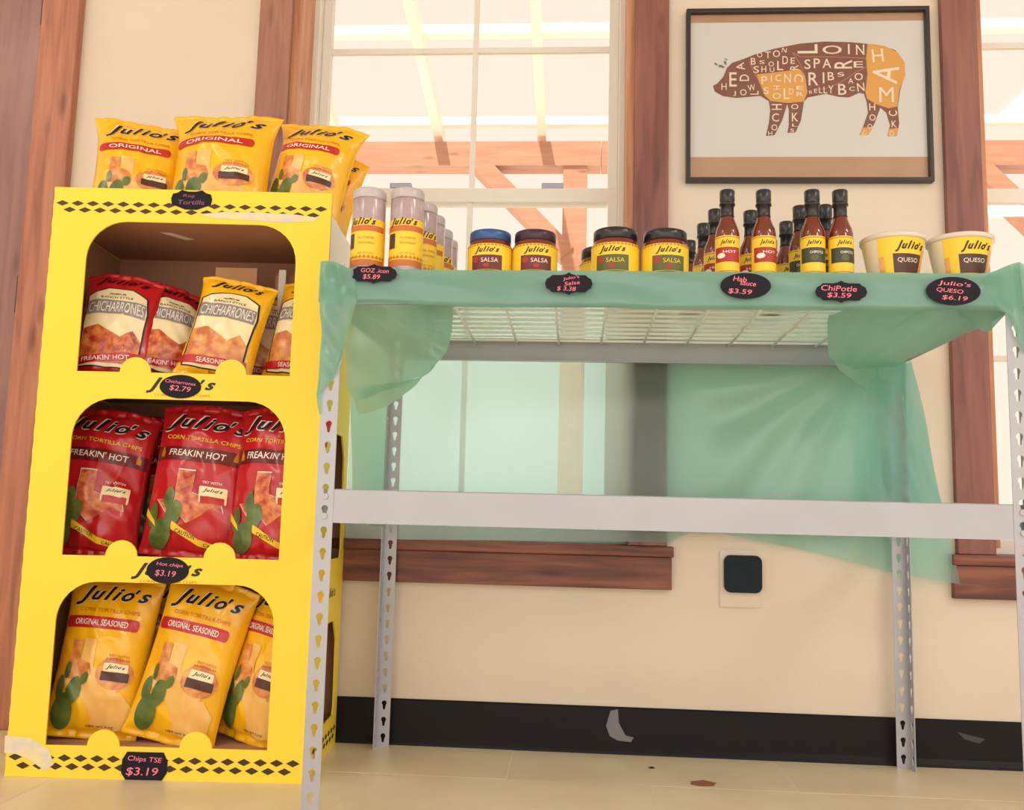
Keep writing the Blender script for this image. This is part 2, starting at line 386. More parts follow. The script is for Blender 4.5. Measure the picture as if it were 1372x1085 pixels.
def window(n, X0, X1):
    r_ = setp(empty('window_%d' % n, (X0, YW, ZS)), kind='structure')
    Wd = X1-X0; Ht = ZT-ZS; y0 = .14; y1 = .20            # depth of the sash planes behind the wall face
    # jamb boards
    B(0, .018, .0, y0, .02, Ht).build('jamb', W_jamb, r_); B(Wd-.018, Wd, 0, y0, .02, Ht).build('jamb', W_jamb, r_)
    B(0, Wd, 0, y0, Ht-.02, Ht).build('jamb', W_jamb, r_)
    f = MB(); f.prism([[(0, 0), (Wd, 0), (Wd, Ht), (0, Ht)], [(.034, .04), (.034, Ht-.034), (Wd-.034, Ht-.034), (Wd-.034, .04)]], .07, lambda x, y, d: (x, .125+d, y))
    f.build('window_frame', M_vinyl, r_, bevel=.003)
    zm = .939                                             # meeting rail
    for nm, za, zb, yy in (('lower_sash', .04, zm+.02, .135), ('upper_sash', zm-.02, Ht-.034, .160)):
        ss = empty(nm, (0, 0, 0), parent=r_)
        a, b = .034, Wd-.034; st = .026
        s_ = MB(); s_.prism([[(a, za), (b, za), (b, zb), (a, zb)], [(a+st, za+.04), (a+st, zb-.04), (b-st, zb-.04), (b-st, za+.04)]], .024, lambda x, y, d: (x, yy+d, y))
        s_.build('sash_frame', M_vinyl, ss, bevel=.002)
        mz = (za+zb)/2+.005; mx = .474
        B(mx-.007, mx+.007, yy+.004, yy+.02, za+.04, zb-.04).build('muntin', M_vinyl, ss)
        B(a+st, mx-.007, yy+.004, yy+.02, mz-.007, mz+.007).build('muntin', M_vinyl, ss); B(mx+.007, b-st, yy+.004, yy+.02, mz-.007, mz+.007).build('muntin', M_vinyl, ss)
        for xa, xb in ((a+st, mx-.007), (mx+.007, b-st)):
            for qa, qb in ((za+.04, mz-.007), (mz+.007, zb-.04)):
                B(xa, xb, yy+.010, yy+.013, qa, qb).build('window_pane', M_glass, ss)
        if nm == 'lower_sash':
            for lx in (.28, .70):
                B(lx-.03, lx+.03, yy+.001, yy+.022, zb, zb+.016).build('sash_lock', M_lock, ss, bevel=.003)
    return r_
for i, (a, b) in enumerate(OPEN): window(i+1, a, b)
# window casings, stools and aprons
setp(B(-.397, -.309, YW-.02, YW, ZS+.004, 2.34).build('trim_2', W_cas, bevel=.002), kind='structure')
setp(B(.602, .69, YW-.02, YW, ZS+.004, 2.34).build('trim_3', W_casd, bevel=.002), kind='structure')
setp(B(1.375, 1.463, YW-.02, YW, ZS+.004, 2.34).build('trim_4', W_casd, bevel=.002), kind='structure')
setp(B(2.374, 2.462, YW-.02, YW, ZS+.004, 2.34).build('trim_5', W_casd, bevel=.002), kind='structure')
for i, (a, b) in enumerate(OPEN):
    s_ = setp(empty('trim_%d' % (6+i), ((a+b)/2, YW, ZS-.1)), kind='structure'); h = (b-a)/2
    B(-h-.104, h+.104, -.028, 0, .078, .1035).build('stool', W_sill, s_, bevel=.003)
    B(-h, h, 0, .125, .078, .1035).build('inner_stool', W_sill, s_)
    B(-h-.1, h+.1, -.02, 0, 0, .078).build('apron', W_sill, s_, bevel=.002)
    setp(B(a-.09, b+.09, YW-.02, YW, 2.34, 2.43).build('trim_%d' % (8+i), W_cas, bevel=.002), kind='structure')

# invented shop-front glazing, out of view, built to go with the fill light
sf = setp(empty('window_3', (.5, -4.95, 0)), kind='structure')
MB().prism([[(-3.6, 0), (3.6, 0), (3.6, 3.0), (-3.6, 3.0)]]+[[(-3.3+k*1.65+.04, .12), (-3.3+k*1.65+.04, 2.6), (-3.3+(k+1)*1.65-.04, 2.6), (-3.3+(k+1)*1.65-.04, .12)] for k in range(4)], .06, lambda x, y, d: (x, -d, y)).build('window_frame', M_vinyl, sf)
for k in range(4): B(-3.3+k*1.65+.04, -3.3+(k+1)*1.65-.04, -.034, -.030, .12, 2.6).build('window_pane', M_glass, sf)

# ceiling troffers added out of view to light the room
def fill_troffer(x, y, power, where):
    t = setp(empty('added_ceiling_light', (x, y, 3.0)), 'unseen ceiling light added %s' % where, 'ceiling light')
    B(-.62, .62, -.32, .32, -.02, 0).build('lamp_frame', M_lampf, t); B(-.58, .58, -.28, .28, -.024, -.02).build('diffuser', M_leafp, t)
    l = bpy.data.lights.new('fill_troffer', 'AREA'); l.shape = 'RECTANGLE'; l.size = 1.16; l.size_y = .56; l.energy = power; l.color = (1.0, .955, .91)
    o = bpy.data.objects.new('fill_troffer_light', l); COL.objects.link(o); o.parent = t; o.location = (0, 0, -.03)
fill_troffer(-2.1, -1.9, 8, 'over the near left aisle'); fill_troffer(3.5, -1.9, 28, 'over the near right aisle')
fill_troffer(-2.3, -3.7, 18, 'far behind the camera on the left'); fill_troffer(3.5, -3.7, 26, 'far behind the camera on the right')

# ------------------------------------------------------------------ patio outside
pat = setp(empty('patio_pergola', (0, 3.6, 0)), 'sunlit timber patio frame with beam, posts and knee braces outside the windows', 'pergola')
YB = 0.0
for x0, x1 in ((-3.5, .59), (.59, 4.6)): B(x0, x1-.004, -.07, .07, 2.58, 2.725).build('beam', W_patio, pat)
for px in (-1.95, .44, 3.25):
    B(px-.07, px+.07, -.06, .06, 0, 2.58).build('post', W_patio, pat)
    MB().bar((px-.04, 0, 2.06), (px-.56, 0, 2.6), .10, .15, Vector((0, 1, 0))).build('knee_brace', W_patio, pat)
    MB().bar((px+.04, 0, 2.06), (px+.56, 0, 2.6), .10, .15, Vector((0, 1, 0))).build('knee_brace', W_patio, pat) if px > 2 else None
for k in range(8):
    x = -2.2+k*.61
    MB().bar((x, .1, 2.78), (x, -2.3, 3.3), .05, .1).build('rafter', M_raft, pat)
for y, z in ((.0, 2.845), (-.75, 3.005), (-1.5, 3.165)): B(-3.4, 4.5, y-.03, y+.03, z, z+.05).build('purlin', M_raft, pat)
setp(B(-6, 8, YO, 9, -.1, -.02).build('floor_patio', M_conc), kind='structure')

# ------------------------------------------------------------------ steel shelving
SW, SD = 1.248, 0.625
sh = setp(empty('steel_shelving', (SW/2, SD/2, 0)), 'grey boltless steel shelving rack with keyhole slotted posts and wire deck', 'shelf')
sh.matrix_world = Matrix.Translation((SW/2, SD/2, 0))
PT = .0324; PITCH_H = .0381; PH = 1.012; TH = .0018
def key_loop(cx, cz):
    pts = []
    for k in range(9): a = R(-50+280*k/8); pts.append((cx+.0062*math.cos(a), cz+.0045+.0062*math.sin(a)))
    return pts[::-1]+[(cx+.0028, cz-.0095), (cx, cz-.0112), (cx-.0028, cz-.0095)][::-1] if False else pts+[(cx-.0026, cz-.0095), (cx, cz-.0112), (cx+.0026, cz-.0095)]
def post(name, x, y, sx, sy):
    mb = MB()
    holes = [k for k in range(26) if .021+PITCH_H*k < PH-.02]
    for face in (0, 1):
        zs = [0]+[.021+PITCH_H*(k+.5) for k in holes[:-1]]+[PH]
        for k in holes:
            hole = key_loop(PT*.53, .021+PITCH_H*k)
            loops = [[(0, zs[k]), (PT, zs[k]), (PT, zs[k+1]), (0, zs[k+1])], hole]
            fn = (lambda a, z, d: (x+sx*a, y+sy*d, z)) if face == 0 else (lambda a, z, d: (x+sx*d, y+sy*a, z))
            tri = tessellate_polygon([[Vector((p[0], p[1], 0)) for p in l] for l in loops])
            flat = loops[0]+loops[1]; n = len(flat)
            vs = [fn(a, z, 0) for a, z in flat]+[fn(a, z, TH) for a, z in flat]
            fs = [tuple(t) for t in tri]+[tuple(i+n for i in t[::-1]) for t in tri]
            m = len(hole)
            for i in range(m): a_ = 4+i; b_ = 4+(i+1) % m; fs.append((a_, b_, b_+n, a_+n))
            fs += [(1, 2, 2+n, 1+n)]
            if k == 0: fs.append((0, 1, 1+n, n))
            if k == holes[-1]: fs.append((3, 2, 2+n, 3+n))
            mb.add(vs, fs)
    o = mb.build(name, M_steel); o.parent = sh; o.matrix_parent_inverse = sh.matrix_world.inverted(); return o
def part(mb, name, m, **k):
    o = mb.build(name, m, **k); o.parent = sh; o.matrix_parent_inverse = sh.matrix_world.inverted(); return o
for x, sx in ((0, 1), (SW, -1)):
    for y, sy in ((0, 1), (SD, -1)): post('post', x, y, sx, sy)
def beam(z0, z1, y, sy, x0=PT-.002, x1=SW-PT+.002):
    h = z1-z0; prof = [(0, 0), (0, h*.97), (.003, h), (.016, h), (.016, h-.0025), (.0025, h-.004), (.0025, .003), (.014, .003), (.014, 0)]
    n = len(prof); mb = MB()
    mb.add([(x0, y+sy*a, z0+b) for a, b in prof]+[(x1, y+sy*a, z0+b) for a, b in prof], [(i, (i+1) % n, n+(i+1) % n, n+i) for i in range(n)])
    return part(mb, 'beam', M_steel)
ZB0, ZB1 = .5335, .5945; ZU0, ZU1 = .936, .992
beam(ZB0, ZB1, .001, 1); beam(ZB0, ZB1, SD-.001, -1)
beam(ZU0, ZU1, .001, 1); beam(ZU0, ZU1, SD-.001, -1)
for z0, z1 in ((ZB0, ZB1), (ZU0, ZU1)):
    for x, sx in ((.0025, 1), (SW-.0025, -1)):
        a = sorted((x, x+sx*.003)); part(B(a[0], a[1], PT-.002, SD-PT+.002, z0+.004, z1), 'side_beam', M_steel)
for x in (PT*.53, SW-PT*.53):
    for z in (ZB0+.012, ZB1-.014):
        mb = MB(); n = 12
        mb.add([(x+.0055*math.cos(2*math.pi*k/n), -.0022, z+.0055*math.sin(2*math.pi*k/n)) for k in range(n)]+[(x+.0062*math.cos(2*math.pi*k/n), .0005, z+.0062*math.sin(2*math.pi*k/n)) for k in range(n)],
               [tuple(range(n))]+[(k, (k+1) % n, n+(k+1) % n, n+k) for k in range(n)])
        part(mb, 'rivet', M_steel)
# wire deck
zw = .986
x = .213-.1035*2
while x < SW-.02:
    if x > .01: part(MB().tube([(x, .012, zw-.0065), (x, SD-.012, zw-.0065)], .0030, 8), 'wire', M_wire, smooth=True)
    x += .1035
y = .02
while y < SD-.01:
    part(MB().tube([(.006, y, zw), (SW-.006, y, zw)], .0030, 8), 'wire', M_wire, smooth=True); y += .0487
# ------------------------------------------------------------------ green plastic cover
ZC = 1.000
cov = setp(empty('plastic_table_cover', (SW/2, SD/2, ZC)), 'green translucent plastic sheet draped over the top shelf and hanging behind the rack', 'table cover')
cov.matrix_world = Matrix.Translation((SW/2, SD/2, ZC))
def cpart(mb, name, m=None):
    o = mb.build(name, m or M_sheet, smooth=True); o.parent = cov; o.matrix_parent_inverse = cov.matrix_world.inverted(); return o
def nz(x, y, z=0): return noise.noise(Vector((x, y, z)))
def cornerz(x):
    a = max(0, 1-abs(x-.0)/.05); b = max(0, 1-abs(x-SW)/.075)
    return .016*a*a*(3-2*a)+.018*b*b*(3-2*b)
rows = []
for j in range(15):
    t = j/14; y = -.004+t*(SD+.008); row = []
    for i in range(61):
        x = -.004+(SW+.008)*i/60
        e_ = max(0, 1-t*8)
        row.append((x, y, ZC-.0012+cornerz(x)*max(e_, max(0, (t-.85)/.15)*.6)))
    rows.append(row)
cpart(MB().grid(rows), 'top_sheet')
rows = []
for j in range(13):
    t = j/12; row = []
    for i in range(141):
        x = -.012+(SW+.024)*i/140
        top = ZC-.0012+cornerz(x); bot = .938+.004*nz(x*5, 1)-.004*math.sin(x*2.4)
        z = top+(bot-top)*t
        yy = -.0045-.003*math.sin(t*2.2)+.0035*nz(x*9+z*22, z*18, 2)*min(1, t*3)-.003*t*max(0, nz(x*4, 5))
        row.append((x, min(yy, -.0024), z))
    rows.append(row)
# tuck the hem under
row = []
for i in range(141):
    x = -.012+(SW+.024)*i/140; p = rows[-1][i]; row.append((x, .004, p[2]-.003))
rows.append(row); cpart(MB().grid(rows), 'front_flap', M_sheet2)
GATH = ('left_corner_fold', 'left_billow', 'left_billow_hem', 'right_gather', 'right_pouch', 'right_corner_fold', 'right_hem')
def crom(P, t):
    n = len(P)-1; k = min(int(t*n), n-1); f = t*n-k
    p0, p1, p2, p3 = P[max(k-1, 0)], P[k], P[k+1], P[min(k+2, n)]
    return .5*((2*p1)+(p2-p0)*f+(2*p0-5*p1+4*p2-p3)*f*f+(3*p1-p0-3*p2+p3)*f*f*f)
def patch(ctrl, name, nu=28, nv=28, rip=0, kx=30, kz=8, seed=0):
    C = [[onY(u, v, y) for u, v, y in r_] for r_ in ctrl]; rows = []
    for j in range(nv+1):
        cr_ = [crom([r_[i] for r_ in C], j/nv) for i in range(len(C[0]))]; row = []
        for i in range(nu+1):
            p = crom(cr_, i/nu)
            p = p+Vector((0, rip*nz(p.x*kx+p.z*6, p.z*kz, seed), rip*.4*nz(p.x*kx, p.z*kz, seed+9)))
            row.append(p)
        rows.append(row)
    return cpart(MB().grid(rows), name, M_sheet2 if name in GATH else None)
# left corner wrapping round the front left post
patch([[(433, 350, .10), (431, 348, .0), (433, 349, -.012), (450, 352, -.012), (474, 362, -.010)],
       [(432, 395, .10), (429, 398, .0), (430, 402, -.014), (452, 402, -.015), (478, 402, -.008)],
       [(433, 445, .09), (431, 450, .0), (432, 452, -.015), (452, 448, -.012), (472, 425, -.004)],
       [(436, 490, .05), (428, 500, .0), (431, 500, -.013), (448, 490, -.010), (462, 458, -.004)],
       [(430, 525, .02), (424, 530, .0), (430, 522, -.010), (444, 508, -.008), (455, 492, -.004)]], 'left_corner_fold', 30, 40, rip=.010, kx=34, kz=22, seed=3)
patch([[(430, 525, .02), (424, 528, .0), (432, 520, -.008)], [(428, 545, .02), (426, 545, .002), (430, 535, -.005)], [(429, 558, .02), (430, 560, .004), (431, 548, -.004)]], 'left_corner_tip', 6, 6, rip=.002, seed=4)
# left side billow below the deck
patch([[(448, 405, .05), (500, 404, .10), (555, 405, .16), (606, 407, .20)],
       [(458, 440, .08), (505, 432, .12), (560, 425, .20), (607, 425, .23)],
       [(462, 490, .12), (508, 470, .16), (565, 452, .24), (604, 448, .26)],
       [(470, 525, .16), (512, 505, .20), (558, 486, .27), (592, 480, .28)],
       [(492, 528, .20), (520, 520, .23), (548, 508, .27), (565, 505, .29)]], 'left_billow', rip=.030, kx=18, kz=16, seed=6)
patch([[(470, 520, .17), (500, 515, .20), (535, 512, .24), (566, 504, .29)],
       [(476, 540, .20), (505, 534, .23), (535, 526, .26), (556, 517, .29)],
       [(480, 556, .22), (500, 551, .24), (520, 543, .26), (535, 533, .28)]], 'left_billow_hem', 18, 10, rip=.005, kx=20, kz=20, seed=7)
patch([[(466, 470, .30), (492, 470, .36), (520, 470, .44)], [(470, 560, .32), (495, 560, .38), (519, 560, .46)], [(472, 650, .34), (492, 652, .40), (517, 652, .47)], [(470, 700, .35), (492, 702, .41), (514, 705, .48)]], 'left_side_tail', 16, 20, rip=.010, kx=24, kz=6, seed=8)
# right side gather, pulled towards the rear right post
patch([[(1112, 418, .10), (1160, 412, .07), (1225, 408, .05), (1290, 408, .03), (1338, 408, .01)],
       [(1110, 446, .18), (1155, 430, .14), (1215, 426, .12), (1275, 425, .12), (1330, 434, .10)],
       [(1112, 474, .30), (1150, 455, .24), (1205, 450, .24), (1250, 450, .26), (1285, 452, .26)],
       [(1135, 492, .42), (1168, 480, .38), (1205, 470, .36), (1232, 468, .38), (1250, 470, .40)],
       [(1165, 500, .50), (1188, 492, .49), (1208, 484, .49), (1216, 482, .49), (1222, 482, .50)]], 'right_gather', 40, 30, rip=.034, kx=24, kz=20, seed=11)
patch([[(1108, 440, .30), (1140, 452, .34), (1180, 470, .42), (1214, 482, .48)],
       [(1115, 470, .36), (1145, 480, .42), (1180, 488, .48), (1214, 488, .50)],
       [(1130, 500, .46), (1155, 510, .49), (1185, 512, .51), (1214, 496, .515)],
       [(1150, 512, .50), (1165, 530, .53), (1190, 540, .54), (1214, 515, .54)]], 'right_pouch', 24, 18, rip=.020, kx=18, kz=16, seed=12)
patch([[(1278, 412, .03), (1305, 412, .02), (1330, 410, .01), (1350, 410, .015)],
       [(1290, 424, .05), (1312, 428, .04), (1330, 430, .03), (1346, 422, .03)],
       [(1304, 434, .07), (1316, 442, .06), (1326, 443, .05), (1338, 432, .045)]], 'right_hem', 16, 8, rip=.006, kx=30, kz=30, seed=13)
# right side over front right post
patch([[(1318, 372, -.008), (1340, 360, -.012), (1364, 352, -.010), (1371, 354, .04)],
       [(1320, 395, -.009), (1342, 392, -.014), (1368, 392, -.012), (1375, 392, .05)],
       [(1326, 408, -.006), (1346, 415, -.012), (1371, 440, -.010), (1378, 440, .05)],
       [(1332, 414, -.004), (1350, 424, -.008), (1372, 470, -.006), (1379, 480, .05)]], 'right_corner_fold', 18, 14, rip=.005, kx=30, kz=30, seed=14)
# tail in front of the rear right post
patch([[(1168, 492, .47), (1196, 488, .48), (1210, 484, .485), (1222, 483, .49)],
       [(1160, 540, .52), (1190, 540, .535), (1215, 536, .54), (1236, 545, .54)],
       [(1165, 600, .55), (1196, 600, .56), (1226, 605, .56), (1249, 612, .56)],
       [(1170, 690, .56), (1202, 690, .57), (1234, 695, .57), (1268, 700, .57)]], 'right_tail', 30, 30, rip=.014, kx=26, kz=7, seed=15)
# sheet hanging behind the rack
rows = []
YBK = .6335
def backz(x):
    zl = onY(455, 722, YBK).z; z2 = onY(893, 727, YBK).z
    pts = [(-.12, zl), (onY(845, 728, YBK).x, z2), (onY(895, 728, YBK).x, z2), (onY(925, 713, YBK).x, onY(925, 713, YBK).z), (onY(970, 715, YBK).x, onY(970, 715, YBK).z),
           (onY(1100, 742, YBK).x, onY(1100, 742, YBK).z), (onY(1200, 768, YBK).x, onY(1200, 768, YBK).z), (1.5, onY(1290, 793, YBK).z)]
    for (a, b), (c, d) in zip(pts, pts[1:]):
        if a <= x <= c: return b+(d-b)*(x-a)/(c-a)
    return pts[-1][1]
xl = -.10
def backr(z):   # right edge
    P = [(onY(1222, 484, YBK)), (onY(1258, 640, YBK)), (onY(1278, 725, YBK)), (onY(1292, 794, YBK))]
    for a, b in zip(P, P[1:]):
        if b.z <= z <= a.z: return a.x+(b.x-a.x)*(a.z-z)/(a.z-b.z)
    return P[0].x if z > P[0].z else P[-1].x
for j in range(61):
    t = j/60; row = []
    for i in range(161):
        s_ = i/160
        zt_ = .985; xg = xl+(backr(zt_+(backz(1.2)-zt_)*t)-xl)*s_
        zb_ = backz(xg); z = zt_+(zb_-zt_)*t
        dx = xg-1.17; dz = z-.93
        ang = math.atan2(dx, -dz+.02); fold = math.sin(ang*15+2.0*nz(xg*3, z*3))*min(1, math.hypot(dx, dz)*3.5)
        amp = .0022+.0062*min(1, max(0, (xg-.70)/.12))*min(1, max(0, (1.37-xg)/.05+.2))
        yy = YBK+.0008+amp*.75+amp*(.62*fold+.5*nz(xg*7+z*3, z*9, 3))+.0006*math.sin(z*180)*0
        row.append((xg, yy, z))
    rows.append(row)
cpart(MB().grid(rows), 'back_sheet')

# ------------------------------------------------------------------ price tags
def plaque(a, b):   # bracket plaque outline
    pts = []
    q = [(1, 0), (.93, .45), (.80, .62), (.70, .85), (.30, .85), (.12, .95), (0, 1.12)]
    up = q+[(-x, y) for x, y in q[-2::-1]]
    pts = [(x*a, y*b) for x, y in up]+[(-x*a, -y*b) for x, y in up[1:-1]]
    return pts
def octo(a, b): return [(a, .35*b), (.8*a, b), (-.8*a, b), (-a, .45*b), (-a, -.55*b), (-.8*a, -b), (.8*a, -b), (a, -.45*b)]
def price_tag(loc, rotz, outline, lines, label, col=M_pink):
    t = setp(empty('price_tag', loc, (0, 0, rotz)), label, 'price tag', 'handwritten price tags')
    MB().prism([outline], .0012, lambda x, y, d: (x, -.0012+d, y)).build('tag_card', M_tag, t)
    for s, x, y, wd, ht, ro in lines:
        printed('lettering', fit_text(s, x, y, wd, ht, R(ro), .12, .006), col if s[0] in '$0123456789' or col == M_pink else M_purp, t, lambda x, y: (x, -.0018, y))
    return t
def tagpx(u, v): p = onY(u, v, -.0130); return (p.x, -.0130, p.z)
price_tag(tagpx(501, 367), 0, plaque(.043, .0165), [('GOZ .icon', .002, .006, .052, .008, -2), ('$5.89', -.004, -.006, .032, .010, -2)], 'dark scalloped price tag reading $5.89 below the seasoning shakers')
price_tag(tagpx(762, 380), 0, plaque(.043, .0185), [("Julio's", .004, .010, .030, .007, 10), ('Salsa', .006, .001, .028, .007, 8), ('$ 3.38', -.004, -.010, .034, .009, -2)], "dark scalloped price tag reading Julio's Salsa below the jars")
price_tag(tagpx(999, 383), 0, ell(0, 0, .0445, .0235, 36), [('Hab', -.010, .012, .024, .009, -6), ('sauce', .004, .003, .028, .006, -6), ('$3.59', -.010, -.011, .042, .010, -4)], 'plain oval price tag under the red-label hot sauce bottles')
price_tag(tagpx(1127, 391), 0, plaque(.045, .018), [('ChiPotle', -.004, .006, .062, .010, -2), ('$3.59', -.004, -.007, .042, .010, -2)], 'scalloped price tag reading Chipotle under the green-label hot sauce bottles')
price_tag(tagpx(1277, 390), 0, ell(0, 0, .0465, .0255, 36), [("Julio's", .002, .012, .056, .010, -5), ('QUESO', -.006, .000, .046, .0085, -6), ('$6.19', .002, -.013, .044, .009, -4)], "oval price tag reading Julio's Queso below the queso tubs")

# ------------------------------------------------------------------ wrapping helpers for round things
def cylfn(r, off=.0004, z0=0, r2=None, h=1.0):
    def fn(x, y):
        rr = r if r2 is None else r+(r2-r)*(y-z0)/h
        a = x/rr; rr += off
        return (rr*math.sin(a), -rr*math.cos(a), y)
    return fn
def stand(name, u, y, base, label, cat, group, rot=0):
    p = onY(u, 345, y)
    return setp(empty(name, (p.x, y, base), (0, 0, rot)), label, cat, group)
def xat(u, v, y): return onY(u, v, y).x
ZI = ZC+.0008
# hot sauce bottle
def make_bottle(red):
    t = empty('hot_sauce_bottle')
    MB().lathe([(.0195, 0), (.0222, .003), (.0222, .083), (.0205, .093), (.0150, .106), (.0125, .114), (.0112, .122), (.0112, .150)], 28).build('glass_body', M_glassd, t, True)
    c = MB().lathe([(.0132, .116), (.0124, .120), (.0120, .138), (.0146, .1385), (.0146, .1425), (.0128, .1435), (.0138, .1465), (.0142, .166), (.0128, .168)], 24).build('cap_sleeve', M_capk, t, True)
    f = cylfn(.0222); c_ = (.004, 0)
    lab = printed('label', poly2d([(-.050, .006), (.050, .006), (.050, .076), (-.050, .076)]), M_lab, t, cylfn(.0222, .0003), c_)
    printed('label_band', poly2d([(-.026, .026), (.026, .026), (.026, .054), (-.026, .054)]), M_labr if red else M_labg2, lab, cylfn(.0222, .0007), c_)
    for q in (-1, 1): printed('label_border', poly2d([(-.050, .041+q*.033), (.050, .041+q*.033), (.050, .041+q*.0315), (-.050, .041+q*.0315)][::q]), M_inkor, lab, cylfn(.0222, .0007), c_)
    printed('lettering', fit_text("Julio's", 0, .063, .028, .011, 0, .3, .02), M_blk, lab, cylfn(.0222, .0008), c_)
    printed('lettering', fit_text("HOT" if red else "CHIPOTLE", .004, .045, .024, .005, 0, 0, .01), M_inkw, lab, cylfn(.0222, .0011), c_)
    printed('pepper_print', poly2d(ell(-.012, .038, .008, .005) if red else ell(0, .035, .007, .006)), M_inkw if red else M_labg, lab, cylfn(.0222, .0010), c_)
    return t
protoR = make_bottle(True); protoG = make_bottle(False)
def place(proto, used, x, y, rot, label, cat, group, z=ZI):
    o = proto if not used else copy_tree(proto)
    o.location = (x, y, z); o.rotation_euler = (0, 0, rot); setp(o, label, cat, group); return o
g = 'hot sauce bottles on the top shelf'
bot = [(0, .741, .05, 'left one of the two front hot sauce bottles with red labels'), (0, .808, .05, 'right one of the two front hot sauce bottles with red labels'),
       (0, .735, .160, 'hot sauce bottle standing second in the leftmost bottle row'), (0, .725, .250, 'hot sauce bottle standing third in the leftmost bottle row'),
       (0, .710, .370, 'black-capped bottle farthest back in the leftmost bottle row, beside the jars'), (0, .806, .168, 'hot sauce bottle half hidden behind the right red-label bottle'),
       (1, .897, .05, 'left one of the two front hot sauce bottles with olive green labels'), (1, .948, .05, 'rightmost hot sauce bottle with olive green label, beside the queso tub'),
       (1, .896, .138, 'hot sauce bottle second in the row behind the left olive-label bottle'), (1, .891, .236, 'hot sauce bottle third in the row behind the left olive-label bottle'),
       (1, .885, .36, 'hot sauce bottle cap farthest back, right of the red-label bottles'), (1, .942, .133, 'hot sauce bottle peeking between the two front olive-label bottles')]
used = {0: False, 1: False}
for i, (k, x, y, lb) in enumerate(bot):
    place((protoR, protoG)[k], used[k], x, y, R((-8, 6, -14, 10, 0, -10, -6, 4, -12, 8, 0, 6)[i]), lb, 'bottle', g); used[k] = True
# seasoning shakers
def make_shaker():
    t = empty('seasoning_shaker')
    MB().lathe([(.0300, 0), (.0318, .003), (.0318, .142), (.0312, .146)], 36).build('clear_body', M_shk, t, True)
    MB().lathe([(.0318, .146), (.0322, .147), (.0322, .161), (.0305, .165), (.029, .1655)], 36).build('lid', mat('shaker_lid', rgb(196, 186, 190), .3, coat=.3), t, True)
    c_ = (.005, 0)
    lab = printed('label', poly2d([(-.090, .012), (.090, .012), (.090, .103), (-.090, .103)]), M_lab, t, cylfn(.0318, .0004), c_)
    printed('label_band', poly2d([(-.05, .079), (.05, .079), (.05, .090), (-.05, .090)]), mat('rust_ink', rgb(206, 112, 44), .4), lab, cylfn(.0318, .0008), c_)
    printed('label_band', poly2d([(-.05, .012), (.05, .012), (.05, .024), (-.05, .024)]), mat('rust_ink', rgb(206, 112, 44), .4), lab, cylfn(.0318, .0008), c_)
    printed('label_picture', poly2d([(-.030, .046), (-.013, .046), (-.013, .075), (-.030, .075)]), mat('shaker_picture', rgb(74, 50, 56), .4), lab, cylfn(.0318, .0009), c_)
    printed('lettering', fit_text("Julio's", .002, .096, .056, .018, 0, .3, .02), M_blk, lab, cylfn(.0318, .0010), c_)
    printed('lettering', join2d(fit_text("ALL PURPOSE", .012, .066, .030, .004), fit_text("SEASONING", .012, .056, .030, .004), fit_text("NET WT 8 OZ", .012, .036, .030, .0035)), M_inkor, lab, cylfn(.0318, .0010), c_)
    zz = join2d(*[poly2d([(-.05+k*.008, .028), (-.046+k*.008, .033), (-.042+k*.008, .028), (-.046+k*.008, .0255)]) for k in range(13)])
    printed('zigzag_print', zz, M_inkor, lab, cylfn(.0318, .0010), c_)
    return t
ps = make_shaker(); g = 'seasoning shakers on the top shelf'
sk = [(.0625, .05, 'yellow-label seasoning shaker nearest the chip display, front left of the shelf'), (.1365, .05, 'yellow-label seasoning shaker second from left at the front of the shelf'),
      (.150, .130, 'seasoning shaker second in the row behind the right front shaker'), (.155, .205, 'seasoning shaker third in the row behind the right front shaker'),
      (.159, .300, 'seasoning shaker fourth in the row behind the right front shaker'), (.161, .375, 'seasoning shaker last in the row behind the right front shaker')]
for i, (x, y, lb) in enumerate(sk): place(ps, i > 0, x, y, R((-16, -6, 25, -20, 20, 0)[i]), lb, 'shaker', g)
# jars
def make_jar(lidm, fillm, labm, word):
    t = empty('salsa_jar')
    MB().lathe([(.037, 0), (.0415, .004), (.0422, .012), (.0422, .050), (.0405, .060), (.037, .066), (.036, .072)], 40).build('glass_body', fillm, t, True)
    MB().lathe([(.0380, .066), (.0392, .067), (.0392, .083), (.0378, .085), (.0350, .0855), (.0340, .0845)], 40).build('lid', lidm, t, True)
    c_ = (.005, 0)
    lab = printed('label', poly2d([(-.075, .005), (.075, .005), (.075, .056), (-.075, .056)]), M_lab, t, cylfn(.0422, .0004), c_)
    printed('label_panel', poly2d([(-.030, .002+.004), (.030, .006), (.030, .034), (-.030, .034)]), labm, lab, cylfn(.0422, .0008), c_)
    printed('lettering', fit_text("Julio's", 0, .043, .048, .014, 0, .3, .02), M_blk, lab, cylfn(.0422, .0010), c_)
    printed('lettering', fit_text(word, .006, .024, .032, .008), M_inkw if labm != M_labg else M_inky, lab, cylfn(.0422, .0012), c_)
    printed('pepper_print', join2d(poly2d(ell(-.021, .025, .006, .006)), poly2d(ell(.0, .014, .006, .004))), M_labr, lab, cylfn(.0422, .0012), c_)
    zz = join2d(*[poly2d([(-.07+k*.007, .0535), (-.0665+k*.007, .0555), (-.063+k*.007, .0535), (-.0665+k*.007, .0515)]) for k in range(20)])
    printed('diamond_print', zz, M_inkor, lab, cylfn(.0422, .0009), c_)
    return t
jb = make_jar(M_capb, M_glassr, M_labdr, 'SALSA'); jd = make_jar(M_capd, M_glassr, M_labdr, 'SALSA'); jg = make_jar(M_capk, M_glassr, M_labg, 'SALSA')
g = 'salsa jars on the top shelf'
place(jb, 0, .297, .06, R(-4), 'salsa jar with blue lid and dark red label', 'jar', g)
